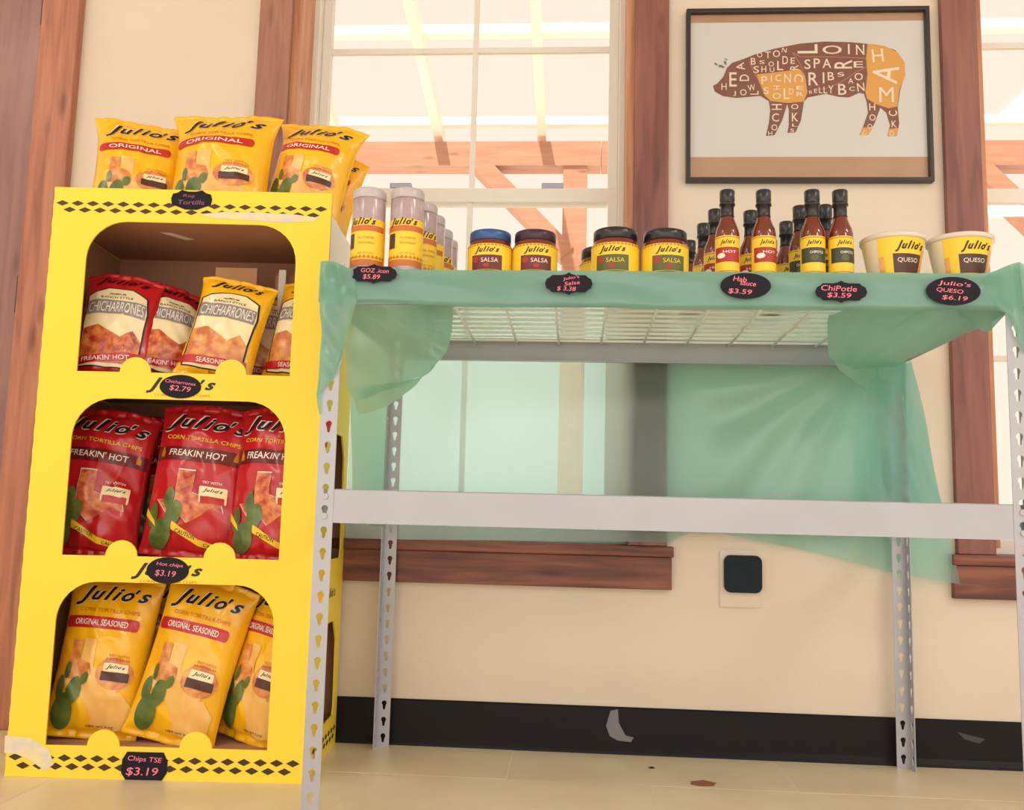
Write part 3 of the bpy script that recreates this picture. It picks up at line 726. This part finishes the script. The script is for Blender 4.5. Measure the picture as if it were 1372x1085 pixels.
place(jd, 0, .3825, .06, R(6), 'salsa jar with dark purple lid next to the blue-lidded jar', 'jar', g)
o = place(jg, 0, .534, .062, R(-10), 'salsa jar with green label, left one of the pair by the wooden trim', 'jar', g); o.scale = (1.06, 1.06, 1.06)
o = place(jg, 1, .627, .060, R(4), 'salsa jar with green label, right one of the pair by the wooden trim', 'jar', g); o.scale = (1.03, 1.03, 1.03)
place(jg, 1, .512, .185, R(14), 'salsa jar mostly hidden behind the left green-label jar', 'jar', g)
# queso tubs
def make_tub():
    t = empty('queso_tub'); r0, r1, h = .043, .0555, .072
    MB().lathe([(r0-.002, 0), (r0, .002), (r1, h), (r1+.0005, h+.001)], 48).build('cup', M_tub, t, True)
    MB().lathe([(r1, h-.002), (r1+.0028, h-.001), (r1+.0028, h+.0065), (r1-.001, h+.0085), (r1-.006, h+.0085), (r1-.007, h+.006)], 48).build('lid', M_tubl, t, True)
    c_ = (.006, 0); fn = lambda off: (lambda x, y: (lambda rr, a: ((rr+off)*math.sin(a), -(rr+off)*math.cos(a), y))(r0+(r1-r0)*y/h, x/.05))
    lab = printed('label', poly2d([(-.045, .004), (.045, .004), (.045, .070), (-.045, .070)]), M_lab, t, fn(.0006), c_)
    printed('label_panel', poly2d([(-.018, .006), (.034, .006), (.036, .040), (-.020, .040)]), M_brown, lab, fn(.0011), c_)
    for q in ([(-.045, .004), (-.034, .004), (-.036, .036), (-.045, .036)], [(.036, .010), (.045, .010), (.045, .050), (.038, .050)]):
        printed('photo_print', poly2d(q), M_chip, lab, fn(.0011), c_)
    printed('lettering', fit_text("Julio's", .012, .053, .056, .020, 0, .35, .02), M_blk, lab, fn(.0013), c_)
    printed('lettering', fit_text("QUESO", .008, .028, .040, .009), M_inkw, lab, fn(.0015), c_)
    return t
tb = make_tub(); g = 'queso tubs on the top shelf'
place(tb, 0, 1.047, .066, R(4), 'yellow queso tub beside the olive-label hot sauce bottles', 'tub', g)
place(tb, 1, 1.168, .066, R(-2), 'yellow queso tub at the right end of the shelf', 'tub', g)

# ------------------------------------------------------------------ framed pig poster
px0, px1, pz0, pz1 = .734, 1.347, 1.4075, 1.872
pic = setp(empty('framed_poster', ((px0+px1)/2, YW, pz0)), 'framed butcher chart poster of a pig made of lettered cuts', 'picture')
cx = (px0+px1)/2
def pl(m, y0, y1, a, b, c, d, nm, bev=0): return B(a-cx, b-cx, y0, y1, c-pz0, d-pz0).build(nm, m, pic, bevel=bev)
MB().prism([[(px0-cx, 0), (px1-cx, 0), (px1-cx, pz1-pz0), (px0-cx, pz1-pz0)], [(px0-cx+.011, .011), (px0-cx+.011, pz1-pz0-.011), (px1-cx-.011, pz1-pz0-.011), (px1-cx-.011, .011)]], .02, lambda x, y, d: (x, -.022+d, y)).build('frame', M_frame, pic, bevel=.002)
pl(M_matt, -.008, -.002, px0+.011, px1-.011, pz0+.011, pz1-.011, 'backing')
YPI = YW-.0085
def pp(u, v): p = onY(u, v, YPI); return (p.x-cx, p.z-pz0)
a = pp(926, 31); b = pp(1246, 210)
pl(M_paper, -.0088, -.008, px0+.0115, px1-.0115, pz0+b[1], pz0+a[1], 'paper')
def z1(x, y): return (900+x/2.907, y/2.907)
sil = [(160, 335), (168, 358), (200, 375), (250, 382), (300, 378), (345, 374), (378, 395), (383, 430), (378, 480), (366, 530), (400, 527), (430, 470), (450, 405), (456, 430), (455, 490), (450, 518), (482, 516), (503, 470), (515, 396), (530, 380), (600, 366), (650, 378), (690, 380), (730, 362), (748, 366), (758, 395), (764, 440), (742, 500), (730, 526), (766, 526), (790, 480), (812, 420), (835, 440), (850, 490), (838, 531), (877, 531), (886, 480), (880, 420), (890, 350), (909, 290), (905, 240), (870, 195), (800, 175), (700, 165), (600, 162), (500, 170), (400, 190), (330, 210), (280, 230), (235, 245), (215, 265), (200, 300), (178, 325)]
pf = lambda off: (lambda x, y: (x, -.0088-off, y))
pig = printed('pig_print', poly2d([pp(*z1(*q)) for q in sil]), M_pigb, pic, pf(.0004))
ham = [(762, 172), (830, 180), (880, 205), (907, 245), (908, 300), (886, 350), (879, 415), (845, 422), (800, 408), (760, 385), (754, 360), (762, 290), (757, 230)]
pcn = [(330, 290), (400, 283), (500, 270), (520, 300), (528, 360), (514, 396), (450, 402), (385, 394), (362, 372), (345, 330)]
ft1 = [(742, 498), (730, 526), (766, 526), (784, 494)]; ft2 = [(847, 503), (838, 531), (877, 531), (884, 498)]
for q in (ham, pcn, ft1, ft2): printed('ochre_cut', poly2d([pp(*z1(*k)) for k in q]), M_pigy, pig, pf(.0007))
def stripe(pts, wd):
    V, F = [], []
    P = [pp(*z1(*k)) for k in pts]
    for (xa, ya), (xb, yb) in zip(P, P[1:]):
        d = Vector((xb-xa, yb-ya)); n_ = Vector((-d.y, d.x)).normalized()*wd/2; k = len(V)
        V += [(xa+n_.x, ya+n_.y), (xa-n_.x, ya-n_.y), (xb-n_.x, yb-n_.y), (xb+n_.x, yb+n_.y)]; F.append((k, k+1, k+2, k+3))
    return V, F
printed('cut_lines', join2d(stripe([(470, 205), (500, 222), (620, 222), (760, 228)], .0016), stripe([(300, 240), (320, 280), (345, 330), (362, 372)], .0016), stripe([(528, 355), (600, 345), (660, 320), (720, 280), (757, 262)], .0016), stripe([(470, 205), (500, 250), (520, 300)], .0016), stripe([(762, 172), (757, 230), (762, 290), (754, 360)], .002)), M_pigline, pig, pf(.0009))
printed('ear_print', join2d(*[poly2d([pp(*z1(*k)) for k in ell(x, y, a_, b_, 10, r_)]) for x, y, a_, b_, r_ in ((172, 250, 8, 4, .6), (190, 258, 9, 5, 0), (208, 245, 9, 5, 1.2), (212, 232, 6, 3, .5), (200, 262, 6, 4, 0))]), mat('ear_dots', rgb(120, 100, 70), .5), pig, pf(.0006))
def LA(x, y): return (930+x/6.382, 30+y/6.382)
def LB(x, y): return (1070+x/6.382, 30+y/6.382)
lets = [LA, 'H', 255, 550, 60, 45, 0, 'E', 332, 490, 130, 64, 0, 'A', 395, 380, 70, 70, 100, 'D', 428, 475, 80, 60, 90, 'J', 345, 610, 45, 24, 0, 'O', 420, 600, 56, 56, 0, 'W', 490, 560, 56, 64, 10, 'L', 515, 604, 70, 34, 90,
        'B', 505, 335, 62, 42, 0, 'O', 560, 280, 46, 46, 0, 'S', 580, 342, 34, 46, 0, 'T', 630, 280, 62, 48, 0, 'O', 703, 270, 62, 62, 0, 'N', 770, 240, 42, 40, -10, 'S', 530, 405, 62, 48, 0, 'H', 595, 402, 56, 42, 0, 'O', 658, 358, 46, 46, 0, 'U', 665, 407, 42, 40, 0,
        'L', 735, 372, 84, 52, 0, 'D', 778, 325, 74, 48, 0, 'E', 842, 330, 56, 36, 0, 'R', 855, 388, 72, 44, 90, 'P', 600, 497, 74, 50, 0, 'I', 660, 482, 62, 10, 0, 'C', 718, 477, 62, 50, 0, 'N', 798, 480, 84, 58, 0, 'C', 892, 478, 76, 70, -90,
        'S', 615, 585, 62, 46, 0, 'H', 705, 560, 60, 36, 90, 'O', 705, 630, 54, 70, 0, 'L', 790, 612, 98, 50, 0, 'D', 830, 592, 54, 38, 0, 'E', 905, 562, 36, 60, 0, 'R', 905, 615, 38, 60, 0,
        'H', 705, 725, 86, 52, 90, 'C', 695, 815, 74, 60, 0, 'O', 685, 900, 54, 50, 0, 'H', 650, 950, 34, 34, 0, 'O', 860, 722, 46, 62, 0, 'K', 862, 812, 80, 54, 0, 'L', 862, 880, 26, 50, 0, 'S', 838, 925, 30, 34, 0,
        LB, 'L', 75, 228, 170, 84, 90, 'O', 285, 236, 78, 165, 0, 'I', 428, 230, 92, 14, 0, 'N', 525, 236, 92, 70, 0, 'S', 75, 360, 88, 52, 0, 'P', 155, 352, 88, 54, 0, 'A', 240, 352, 86, 74, 0, 'R', 380, 360, 150, 78, 90, 'E', 510, 362, 56, 80, 0,
        'R', 125, 485, 118, 84, 0, 'I', 212, 476, 98, 14, 0, 'B', 275, 462, 74, 54, 0, 'S', 360, 446, 40, 60, 10, 'B', 102, 600, 24, 26, 0, 'E', 145, 588, 38, 26, 0, 'L', 187, 582, 54, 30, 0, 'L', 228, 580, 60, 32, 0, 'Y', 275, 575, 72, 44, 0,
        'B', 372, 575, 98, 70, 0, 'A', 445, 502, 48, 44, 0, 'C', 455, 570, 38, 46, 0, 'O', 512, 466, 66, 70, 0, 'N', 530, 555, 74, 60, 5, 'H', 675, 285, 118, 96, 5, 'A', 740, 440, 215, 160, 80, 'M', 750, 620, 136, 122, 0,
        'H', 628, 725, 62, 50, 0, 'O', 630, 815, 56, 52, 0, 'O', 608, 890, 42, 40, 0, 'C', 805, 780, 70, 48, 90, 'K', 815, 870, 60, 42, 0, 'O', 795, 950, 48, 40, 0, 'C', 560, 945, 30, 40, 30]
cur = None; i = 0; LT = []
while i < len(lets):
    if callable(lets[i]): cur = lets[i]; i += 1; continue
    ch, x, y, hh, ww, ro = lets[i:i+6]; i += 6
    q = pp(*cur(x, y)); sc_ = 1/6.382/ (FOC/(YPI-CAM.y)) * 1.02
    hh2, ww2 = hh, ww
    LT.append(fit_text(ch, q[0], q[1], ww2*sc_, hh2*sc_, R(ro), 0, .006 if ch not in 'IM' else 0))
printed('cut_lettering', join2d(*LT), M_pigl, pig, pf(.0012))
pl(M_glass, -.0125, -.0115, px0+.011, px1-.011, pz0+.011, pz1-.011, 'glazing')

# ------------------------------------------------------------------ wall outlet
oc = setp(empty('outlet_cover', (.868, YW, .418)), 'pale wall plate with dark rounded square cover below the green sheet', 'outlet cover')
MB().prism([rrect(-.049, .049, -.068, .068, .004)], .004, lambda x, y, d: (x, -.004+d, y)).build('plate', M_outp, oc)
MB().prism([rrect(-.040, .050, -.033, .056, .016)], .010, lambda x, y, d: (x, -.014+d, y)).build('cover', M_outd, oc, bevel=.002)

# ------------------------------------------------------------------ yellow cardboard display
DA = R(3.8); DW, DH, DD = .612, 1.25, .35
dis = setp(empty('cardboard_display', (-.69, .252, 0), (0, 0, DA)), 'tall yellow cardboard floor display with three windows of chip bags', 'display')
e_ = Vector((math.cos(DA), math.sin(DA), 0)); n_ = Vector((-math.sin(DA), math.cos(DA), 0)); DO = Vector((-.69, .252, 0))
def DP(u, v, d=0):
    r_ = ray(u, v); t = (DO+n_*d-CAM).dot(n_)/r_.dot(n_); P = CAM+r_*t; return ((P-DO).dot(e_), P.z)
def opening(x0, x1, z0, z1, r, tabs):
    pts = []
    pts.append((x0, z0))
    for c in tabs:
        for k in range(11): a = R(180-18*k); pts.append((c+.0335*math.cos(a), z0+.0005+.033*math.sin(a)))
    pts.append((x1, z0))
    for cx_, a0 in ((x1-r, 0), (x0+r, 90)):
        for k in range(9): a = R(a0+90*k/8); pts.append((cx_+r*math.cos(a), z1-r+r*math.sin(a)))
    return pts[::-1]
OPS = [(.081, .540, .841, 1.175, .085, (.207, .413)), (.081, .538, .450, .784, .085, (.206, .413)), (.079, .535, .064, .396, .082, (.198, .388))]
# slightly uneven cut card edge
edge = [(0, 0), (DW, 0)]+[(DW, DH*k/24) for k in range(1, 24)]+[(DW, DH), (0, DH)]+[(0+(.0012 if k % 2 else 0), DH*(60-k)/60) for k in range(1, 60)]
MB().prism([edge]+[opening(*o) for o in OPS], .004, lambda x, y, d: (x, d, y)).build('front_panel', M_yel, dis)
B(0, .004, .004, DD, 0, DH-.045).build('side_panel', M_yel, dis)
def sidewin(z0, z1): return [(.15, z0), (.15, z1-.03), (.18, z1), (.26, z1), (.300, z1-.05), (.310, z0+.02), (.300, z0)]
MB().prism([[(.004, 0), (DD, 0), (DD, DH-.045), (.004, DH-.045)]]+[sidewin(*q) for q in ((.075, .300), (.445, .735))], .004, lambda x, y, d: (DW-.004+d, x, y)).build('side_panel', M_yel, dis)
B(.004, DW-.004, DD-.004, DD, 0, DH-.045).build('back_panel', M_kraft, dis)
for z in (.052, .438, .829): B(.004, DW-.004, .004, DD-.004, z, z+.004).build('shelf_board', M_kraft, dis)
for z in (.425, .815, 1.185): B(.004, DW-.004, .0045, DD-.004, z-.002, z+.002).build('tier_top', M_kraft, dis)
for x in (.0042, DW-.0062):   # raw inner liner
    for z0, z1 in ((.06, .42), (.45, .81), (.84, 1.18)):
        if x < .3: B(x, x+.002, .006, DD-.006, z0, z1).build('liner', M_kraft, dis)
# little tears and flaps inside the top tier
B(.30, .40, .20, .205, 1.02, 1.13).build('inner_flap', M_kraftl, dis); B(.44, .50, .22, .225, 1.0, 1.12).build('inner_flap', M_kraft, dis)
B(.455, .472, .19, .195, .98, 1.125).build('inner_strip', M_white, dis)
MB().prism([[(.20, .10), (.225, .10), (.262, .15), (.24, .155)]], .0006, lambda x, y, d: (x, y, 1.1826-d)).build('torn_patch', M_white, dis)
dfn = lambda off: (lambda x, y: (x, -off, y))
def diamonds(x0, x1, zc, w_, h_, gap):
    out = []
    for r_ in (0, 1):
        x = x0+(r_*.5)*w_
        while x < x1-w_*.4:
            z = zc+(h_/2+gap)*(1 if r_ == 0 else -1)
            out.append(poly2d([(x, z), (x+w_*.42, z+h_*.46), (x+w_*.84, z), (x+w_*.42, z-h_*.46)])); x += w_
    return join2d(*out)
printed('diamond_band', diamonds(.006, DW-.012, 1.2065, .0335, .0135, .0006), M_diam, dis, dfn(.0005))
printed('diamond_band', diamonds(.006, DW-.012, .0310, .0335, .0155, .0006), M_diam, dis, dfn(.0005))
printed('diamond_band', diamonds(.01, DD-.02, .034, .0335, .0155, .0006), M_diam, dis, lambda x, y: (DW+.0005, x, y))
for x, z in ((.308, .8145), (.305, .4205)):
    printed('lettering', fit_text("Julio's", x, z, .150, .034, 0, .35, .02), M_blk, dis, dfn(.0006))
    printed('lettering', fit_text("CORN TORTILLA CHIPS", x+.004, z-.021, .120, .005), M_inkor, dis, dfn(.0006))
printed('lettering', fit_text("Julio's", .20, .365, .12, .03, 0, .35, .02), M_blk, dis, lambda x, y: (DW+.0006, x, y))
def dpoly(px): return poly2d([DP(*q) for q in px])
printed('torn_patch', dpoly([(268, 287), (300, 284), (345, 285), (392, 287), (428, 292), (420, 297), (380, 298), (330, 295), (285, 292)]), M_torn, dis, dfn(.0008))
printed('torn_patch', dpoly([(7, 985), (40, 988), (66, 1004), (72, 1024), (60, 1032), (40, 1018), (22, 1010), (6, 1008)]), M_torn, dis, dfn(.0008))

printed('torn_patch', poly2d([(.004, 1.02), (.06, 1.0), (.14, 1.03), (.24, 1.0), (.34, 1.03), (.345, 1.203), (.004, 1.203)]), M_white, dis, lambda x, y: (DW+.0007, x, y))
def dtag(u, v, outline, lines, label, col=M_pink):
    s, z = DP(u, v); P = DO+e_*s-n_*.0008
    return price_tag((P.x, P.y, z), DA, outline, lines, label, col)
dtag(257, 268, [(x*.045, y*.022) for x, y in [(1, .1), (.92, .6), (.7, .7), (.5, 1.0), (.2, .85), (-.2, .85), (-.5, 1.0), (-.7, .7), (-.92, .6), (-1, .1), (-.95, -.5), (-.6, -.75), (-.3, -1), (.3, -1), (.6, -.75), (.95, -.5)]], [('Reg', -.006, .008, .026, .008, 0), ('Tortilla', 0, -.006, .058, .010, 0)], 'dark scalloped tag with purple writing at the top edge of the yellow display', M_purp)
dtag(242, 518, ell(0, 0, .0445, .0255, 36), [('Chicharrones', 0, .009, .066, .007, -6), ('$2.79', 0, -.005, .046, .013, -6)], 'oval price tag reading $2.79 below the pork rind bags')
dtag(225, 764, ell(0, 0, .0445, .0275, 36), [('Hot chips', .004, .011, .056, .009, -4), ('$3.19', -.004, -.007, .044, .014, -4)], 'oval price tag reading $3.19 below the red chip bags')
dtag(194, 1026, octo(.0465, .0275), [('Chips TSE', 0, .0125, .070, .013, -3), ('$3.19', -.004, -.0115, .066, .018, 0)], 'eight-sided price tag reading $3.19 at the foot of the yellow display')

# ------------------------------------------------------------------ snack bags
TEX = [(.28, 1), (.52, 1), (.52, .66), (.70, .60), (.95, .55), (1.0, .38), (.97, .26), (.78, .14), (.70, .0), (.60, .03), (.50, .18), (.38, .30), (.28, .22), (.18, .30), (.0, .52), (.28, .52)]
class Bag:
    def __init__(s, w, h, T, seed, curl=0, wr=1.0, flare=0): s.w, s.h, s.T, s.seed, s.curl, s.wr, s.flare = w, h, T, seed, curl, wr, flare
    def base(s, x, y):
        xn = max(-1, min(1, 2*x/s.w)); yn = max(0, min(1, y/s.h)); e = .045
        q = max(0, min(1, (yn-e)/(1-2*e))); py = max(0, math.sin(math.pi*q))**.55 if 0 < q < 1 else 0
        pxp = max(0, 1-abs(xn)**2.4)**.62
        sd = s.seed*7.3
        X = x*(1-.085*py)+s.flare*max(0, yn-.8)*x*1.2
        n = nz(x*13, y*8, sd)*.008*py*pxp+nz(x*34+y*20, y*22, sd+3)*.0035*py*pxp
        es = math.exp(-min(yn, 1-yn)*8)
        n += es*.0042*math.sin(x*95+sd+2*nz(x*20, y*4, sd))*pxp
        n += .0032*py*pxp*(1-min(1, abs(nz(x*15+y*6, y*11-x*4, sd+8))))**5
        n *= s.wr
        c = s.curl*(yn-.3)**2*math.copysign(1, yn-.3)+.006*s.wr*math.sin(x*28+sd)*(1-py)
        Zd = y-.008*(1-pxp)*py-.010*abs(xn)**2*(1 if yn > .9 else 0)*max(0, (yn-.9)/.1)
        return X, s.T/2*pxp*py, n, c, Zd
    def F(s, x, y):
        X, th, n, c, Z = s.base(x, y); return Vector((X, -(th+n)+c-.0004, Z))
    def K(s, x, y):
        X, th, n, c, Z = s.base(x, y); return Vector((X, th*.85+n*.5+c+.0004, Z))
    def on(s, off):
        def fn(x, y):
            p = s.F(x, y); a = s.F(x+.002, y)-s.F(x-.002, y); b = s.F(x, y+.002)-s.F(x, y-.002)
            nn = a.cross(b); nn = nn.normalized() if nn.length > 1e-9 else Vector((0, -1, 0))
            if nn.y > 0: nn = -nn
            return p+nn*off
        return fn
def film(bg, m, parent, mback=None):
    nu, nv = 52, 76; mb = MB()
    for fn in (bg.F, bg.K): mb.grid([[fn(-bg.w/2+bg.w*i/nu, bg.h*j/nv) for i in range(nu+1)] for j in range(nv+1)])
    N = (nu+1)*(nv+1); fs = []
    for j in range(nv): fs.append((j*(nu+1), (j+1)*(nu+1), N+(j+1)*(nu+1), N+j*(nu+1))); fs.append((j*(nu+1)+nu, (j+1)*(nu+1)+nu, N+(j+1)*(nu+1)+nu, N+j*(nu+1)+nu))
    for i in range(nu): fs.append((i, i+1, N+i+1, N+i)); a = nv*(nu+1); fs.append((a+i, a+i+1, N+a+i+1, N+a+i))
    mb.f += fs
    return mb.build('film', m, parent, True)
def mkbag(kind, P, rot, w, h, T, seed, label, group, curl=0, wr=1.35, flare=0, word='ORIGINAL'):
    names = {'Y': 'tortilla_chip_bag', 'H': 'hot_chip_bag', 'PR': 'pork_rind_bag', 'PY': 'pork_rind_bag'}
    t = setp(empty(names[kind], P, rot), label, 'chip bag' if kind in 'YH' else 'snack bag', group)
    bg = Bag(w, h, T, seed, curl, wr, flare)
    film(bg, M_bagY if kind in ('Y', 'PY') else M_bagR, t)
    L1, L2, L3, L4 = bg.on(.0016), bg.on(.0022), bg.on(.0028), bg.on(.0033); cut = .0055
    S_ = lambda pts: [(x*w, y*h) for x, y in pts]
    def P_(nm, pts, m, fn, par=t): return printed(nm, poly2d(S_(pts)), m, par, fn, cut)
    def T_(s, x, y, ww, hh, m, fn, ro=0, shear=0, bold=.01, par=t): return printed('lettering', fit_text(s, x*w, y*h, ww*w, hh*h, R(ro), shear, bold), m, par, fn, cut)
    if kind == 'Y':
        T_("Julio's", 0, .855, .80, .125, M_inkw, L1, 2, .35, .035); T_("Julio's", 0, .855, .80, .118, M_blk, L2, 2, .35, .012)
        T_("CORN TORTILLA CHIPS", 0, .765, .66, .024, M_inkor, L1)
        bn = P_('banner', rrect(-.46, .36, .655, .725, .034), M_inkred, L1)
        T_(word, -.05, .69, .60, .036, M_inkw, L2)
        P_('texas_photo', [(-.36+x*.62, .12+y*.47) for x, y in TEX], M_pale, L1)
        P_('chip_photo', [(-.34+x*.30, .36+y*.22) for x, y in [(0, 0), (.5, -.1), (1, .1), (.9, .4), (.5, .5), (.48, 1), (.08, 1), (.1, .45)]], M_chip, L2)
        P_('bowl_print', ell(.20, .40, .20, .095, 24), M_chip, L2)
        P_('dip_print', rrect(.06, .36, .355, .41, .01), M_brown, L3)
        P_('jar_print', rrect(.08, .34, .41, .46, .01), M_cream, L3)
        T_("Julio's", .21, .437, .2, .028, M_blk, L4, 0, .3); T_("TRY WITH", .22, .505, .22, .016, M_inkor, L3); T_("JULIO'S SALSA", .22, .482, .26, .018, M_inkred, L3)
        P_('pale_chip_print', [(.0, .10), (.12, .26), (.30, .30), (.42, .22), (.40, .09), (.2, .05)], M_pale, L3)
        for cx_, cy_, a_, b_, ro in ((-.30, .16, .115, .11, .2), (-.20, .285, .09, .075, .8), (-.36, .30, .05, .07, -.2), (-.10, .36, .05, .035, .5), (-.30, .40, .03, .05, 0)):
            P_('cactus_pad', ell(cx_, cy_, a_, b_, 18, ro), M_cact, L4)
        T_("NET WT 9 OZ", .12, .085, .3, .012, M_blk, L4)
    elif kind == 'H':
        T_("Julio's", .0, .86, .86, .135, M_inkw, L1, -3, .35, .05); T_("Julio's", 0, .86, .85, .122, M_blk, L2, -3, .35, .012)
        T_("CORN TORTILLA CHIPS", 0, .762, .78, .026, M_inky, L1, -3)
        P_('band', [(-.47, .62), (.47, .61), (.47, .70), (-.47, .71)], M_inkmar, L1)
        T_("FREAKIN' HOT", -.02, .664, .60, .045, M_inkw, L2, -2)
        for sx in (-.40, .38): P_('flame_print', [(sx-.02, .64), (sx+.03, .64), (sx+.03, .67), (sx, .71), (sx-.02, .67)], M_inkor, L2)
        P_('texas_photo', [(-.36+x*.70, .14+y*.42) for x, y in TEX], M_inkw, L1)
        P_('texas_photo', [(-.35+x*.68, .147+y*.405) for x, y in TEX], M_chipr, L2)
        P_('red_patch', [(-.02, .06), (-.02, .22), (.10, .27), (.2, .32), (.38, .30), (.40, .08), (.2, .05)], M_bagR, L3)
        P_('jar_print', rrect(.08, .36, .36, .46, .01), M_cream, L3); P_('jar_label', rrect(.10, .34, .355, .40, .005), M_inkred, L4)
        T_("Julio's", .22, .435, .2, .028, M_blk, L4, 0, .3); T_("TRY WITH", .2, .485, .2, .016, M_inkw, L3)
        for cx_, cy_, a_, b_, ro in ((-.28, .14, .12, .10, .2), (-.16, .27, .10, .075, .8), (-.38, .26, .05, .08, -.2), (-.22, .37, .07, .05, 1.2)):
            P_('cactus_pad', ell(cx_, cy_, a_, b_, 18, ro), M_cact, L3)
        P_('caution_tape', [(-.47, .26), (-.34, .185), (-.36, .225), (-.47, .31)], M_inky, L4)
        P_('caution_tape', [(-.16, .175), (.12, .085), (.42, .05), (.42, .085), (.12, .125), (-.16, .225)], M_inky, L4)
        T_("CAUTION", -.02, .152, .20, .026, M_blk, bg.on(.0038), -16); T_("CAUTION", .26, .087, .20, .02, M_blk, bg.on(.0038), -8)
    else:
        T_("Julio's", .0, .90, .70, .085, M_blk, L1, -2, .35, .015)
        pan = [(-.40, .10), (.36, .10), (.40, .62), (.36, .76), (.16, .82), (-.16, .82), (-.42, .76)]
        P_('label_panel', [(x*1.06, .46+(y-.46)*1.03) for x, y in pan], M_blk, L1)
        P_('label_panel', pan, M_cream, L2)
        T_("PREMIUM", -.02, .765, .22, .018, M_blk, L3); T_("RANCH STYLE", -.02, .732, .44, .022, M_blk, L3)
        P_('grey_band', [(-.41, .57), (.385, .565), (.375, .70), (-.41, .71)], M_greyi, L3)
        T_("CHICHARRONES", -.01, .637, .74, .10, M_inkw, L4, 0, 0, 0)
        P_('pork_photo', [(-.40, .13), (.36, .13), (.38, .36), (.26, .44), (.12, .36), (-.06, .42), (-.2, .47), (-.40, .44)], M_chipr if kind == 'PR' else M_chip, L3)
        if kind == 'PY':
            P_('banner', [(-.46, .115), (.42, .145), (.42, .215), (-.46, .185)], M_inkred, L4); T_("SEASONED", -.02, .165, .42, .040, M_inkw, bg.on(.0038), 2)
            T_("Pork skins", .1, .07, .3, .03, M_inkred, L2)
        else:
            P_('banner', [(-.46, .10), (.42, .18), (.42, .25), (-.46, .17)], M_bagR, L4); T_("FREAKIN' HOT", -.04, .175, .62, .040, M_inkw, bg.on(.0038), 6)
            P_('round_seal', ell(.36, .09, .05, .035, 16), M_inkw, L2)
    return t
def inbag(kind, u, v, depth, roll, yaw, pitch, w, h, T, seed, label, group, **k):
    """u,v: pixel of the base centre; depth behind the front panel"""
    s, z = DP(u, v, depth); s = k.pop('s', s); P = DO+e_*s+n_*depth; P.z = k.pop('z', z)
    m = Matrix.Rotation(DA+R(yaw), 3, 'Z') @ Matrix.Rotation(R(roll), 3, 'Y') @ Matrix.Rotation(R(-pitch), 3, 'X')
    return mkbag(kind, P, m.to_euler(), w, h, T, seed, label, group, **k)
g1 = 'yellow chip bags on top of the display'
inbag('Y', 178, 290, .11, 1, 16, 10, .205, .285, .085, 1, 'left yellow tortilla chip bag on top of the display', g1, z=1.188, flare=.3)
inbag('Y', 288, 290, .085, 1, -3, 8, .242, .292, .10, 2, 'middle yellow tortilla chip bag on top of the display', g1, z=1.188, flare=.4)
inbag('Y', 402, 290, .125, 10, -8, 8, .200, .262, .09, 3, 'right yellow tortilla chip bag on top of the display, leaning towards the window', g1, z=1.216, s=.508, flare=.6)
inbag('Y', 388, 290, .235, 14, -12, 4, .155, .215, .06, 4, 'yellow chip bag mostly hidden behind the right one on top of the display', g1, z=1.218, s=.530)
g2 = 'pork rind bags in the top window'
inbag('PR', 143, 512, .075, 3, 8, 12, .17, .255, .065, 5, 'left red pork rind bag in the top window of the display', g2, z=.834)
inbag('PR', 214, 514, .125, 9, 30, 14, .165, .25, .065, 6, 'red pork rind bag turned sideways beside the front yellow one', g2, z=.834)
inbag('PY', 283, 514, .06, 9, -4, 12, .178, .25, .06, 7, 'front yellow pork rind bag in the middle of the top window', g2, z=.834)
inbag('PY', 342, 514, .17, 8, 24, 8, .165, .25, .05, 8, 'yellow pork rind bag set back between the two front yellow ones', g2, z=.834)
inbag('PY', 392, 516, .085, 7, -14, 10, .172, .25, .06, 9, 'rightmost yellow pork rind bag, cut off by the edge of the top window', g2, z=.834)
g3 = 'red chip bags in the middle window'
inbag('H', 112, 760, .115, 5, 12, 8, .222, .335, .085, 10, 'left red hot tortilla chip bag in the middle window', g3, z=.443, wr=1.9)
inbag('H', 250, 762, .105, 4, -4, 6, .235, .345, .08, 11, 'middle red hot tortilla chip bag in the middle window', g3, z=.443)
inbag('H', 360, 764, .048, 1, -14, 6, .222, .34, .065, 12, 'right red hot tortilla chip bag in the middle window', g3, z=.443)
inbag('H', 205, 760, .255, 4, 10, 4, .19, .33, .05, 13, 'red hot chip bag standing behind in the gap of the middle window', g3, z=.443)
g4 = 'yellow chip bags in the bottom window'
sd = 'ORIGINAL SEASONED'
inbag('Y', 116, 1012, .085, 5, 4, 8, .205, .352, .085, 14, 'left yellow seasoned chip bag in the bottom window', g4, z=.057, word=sd)
inbag('Y', 222, 1014, .06, 12, -2, 8, .205, .352, .08, 15, 'middle yellow seasoned chip bag leaning right in the bottom window', g4, z=.057, word=sd)
inbag('Y', 330, 1016, .085, 10, -22, 8, .175, .350, .08, 16, 'right yellow seasoned chip bag, cut off by the edge of the bottom window', g4, z=.057, word=sd)
inbag('Y', 200, 1012, .20, 5, 6, 4, .20, .35, .06, 17, 'yellow seasoned chip bag behind, showing between the left and middle ones', g4, z=.057, word=sd)
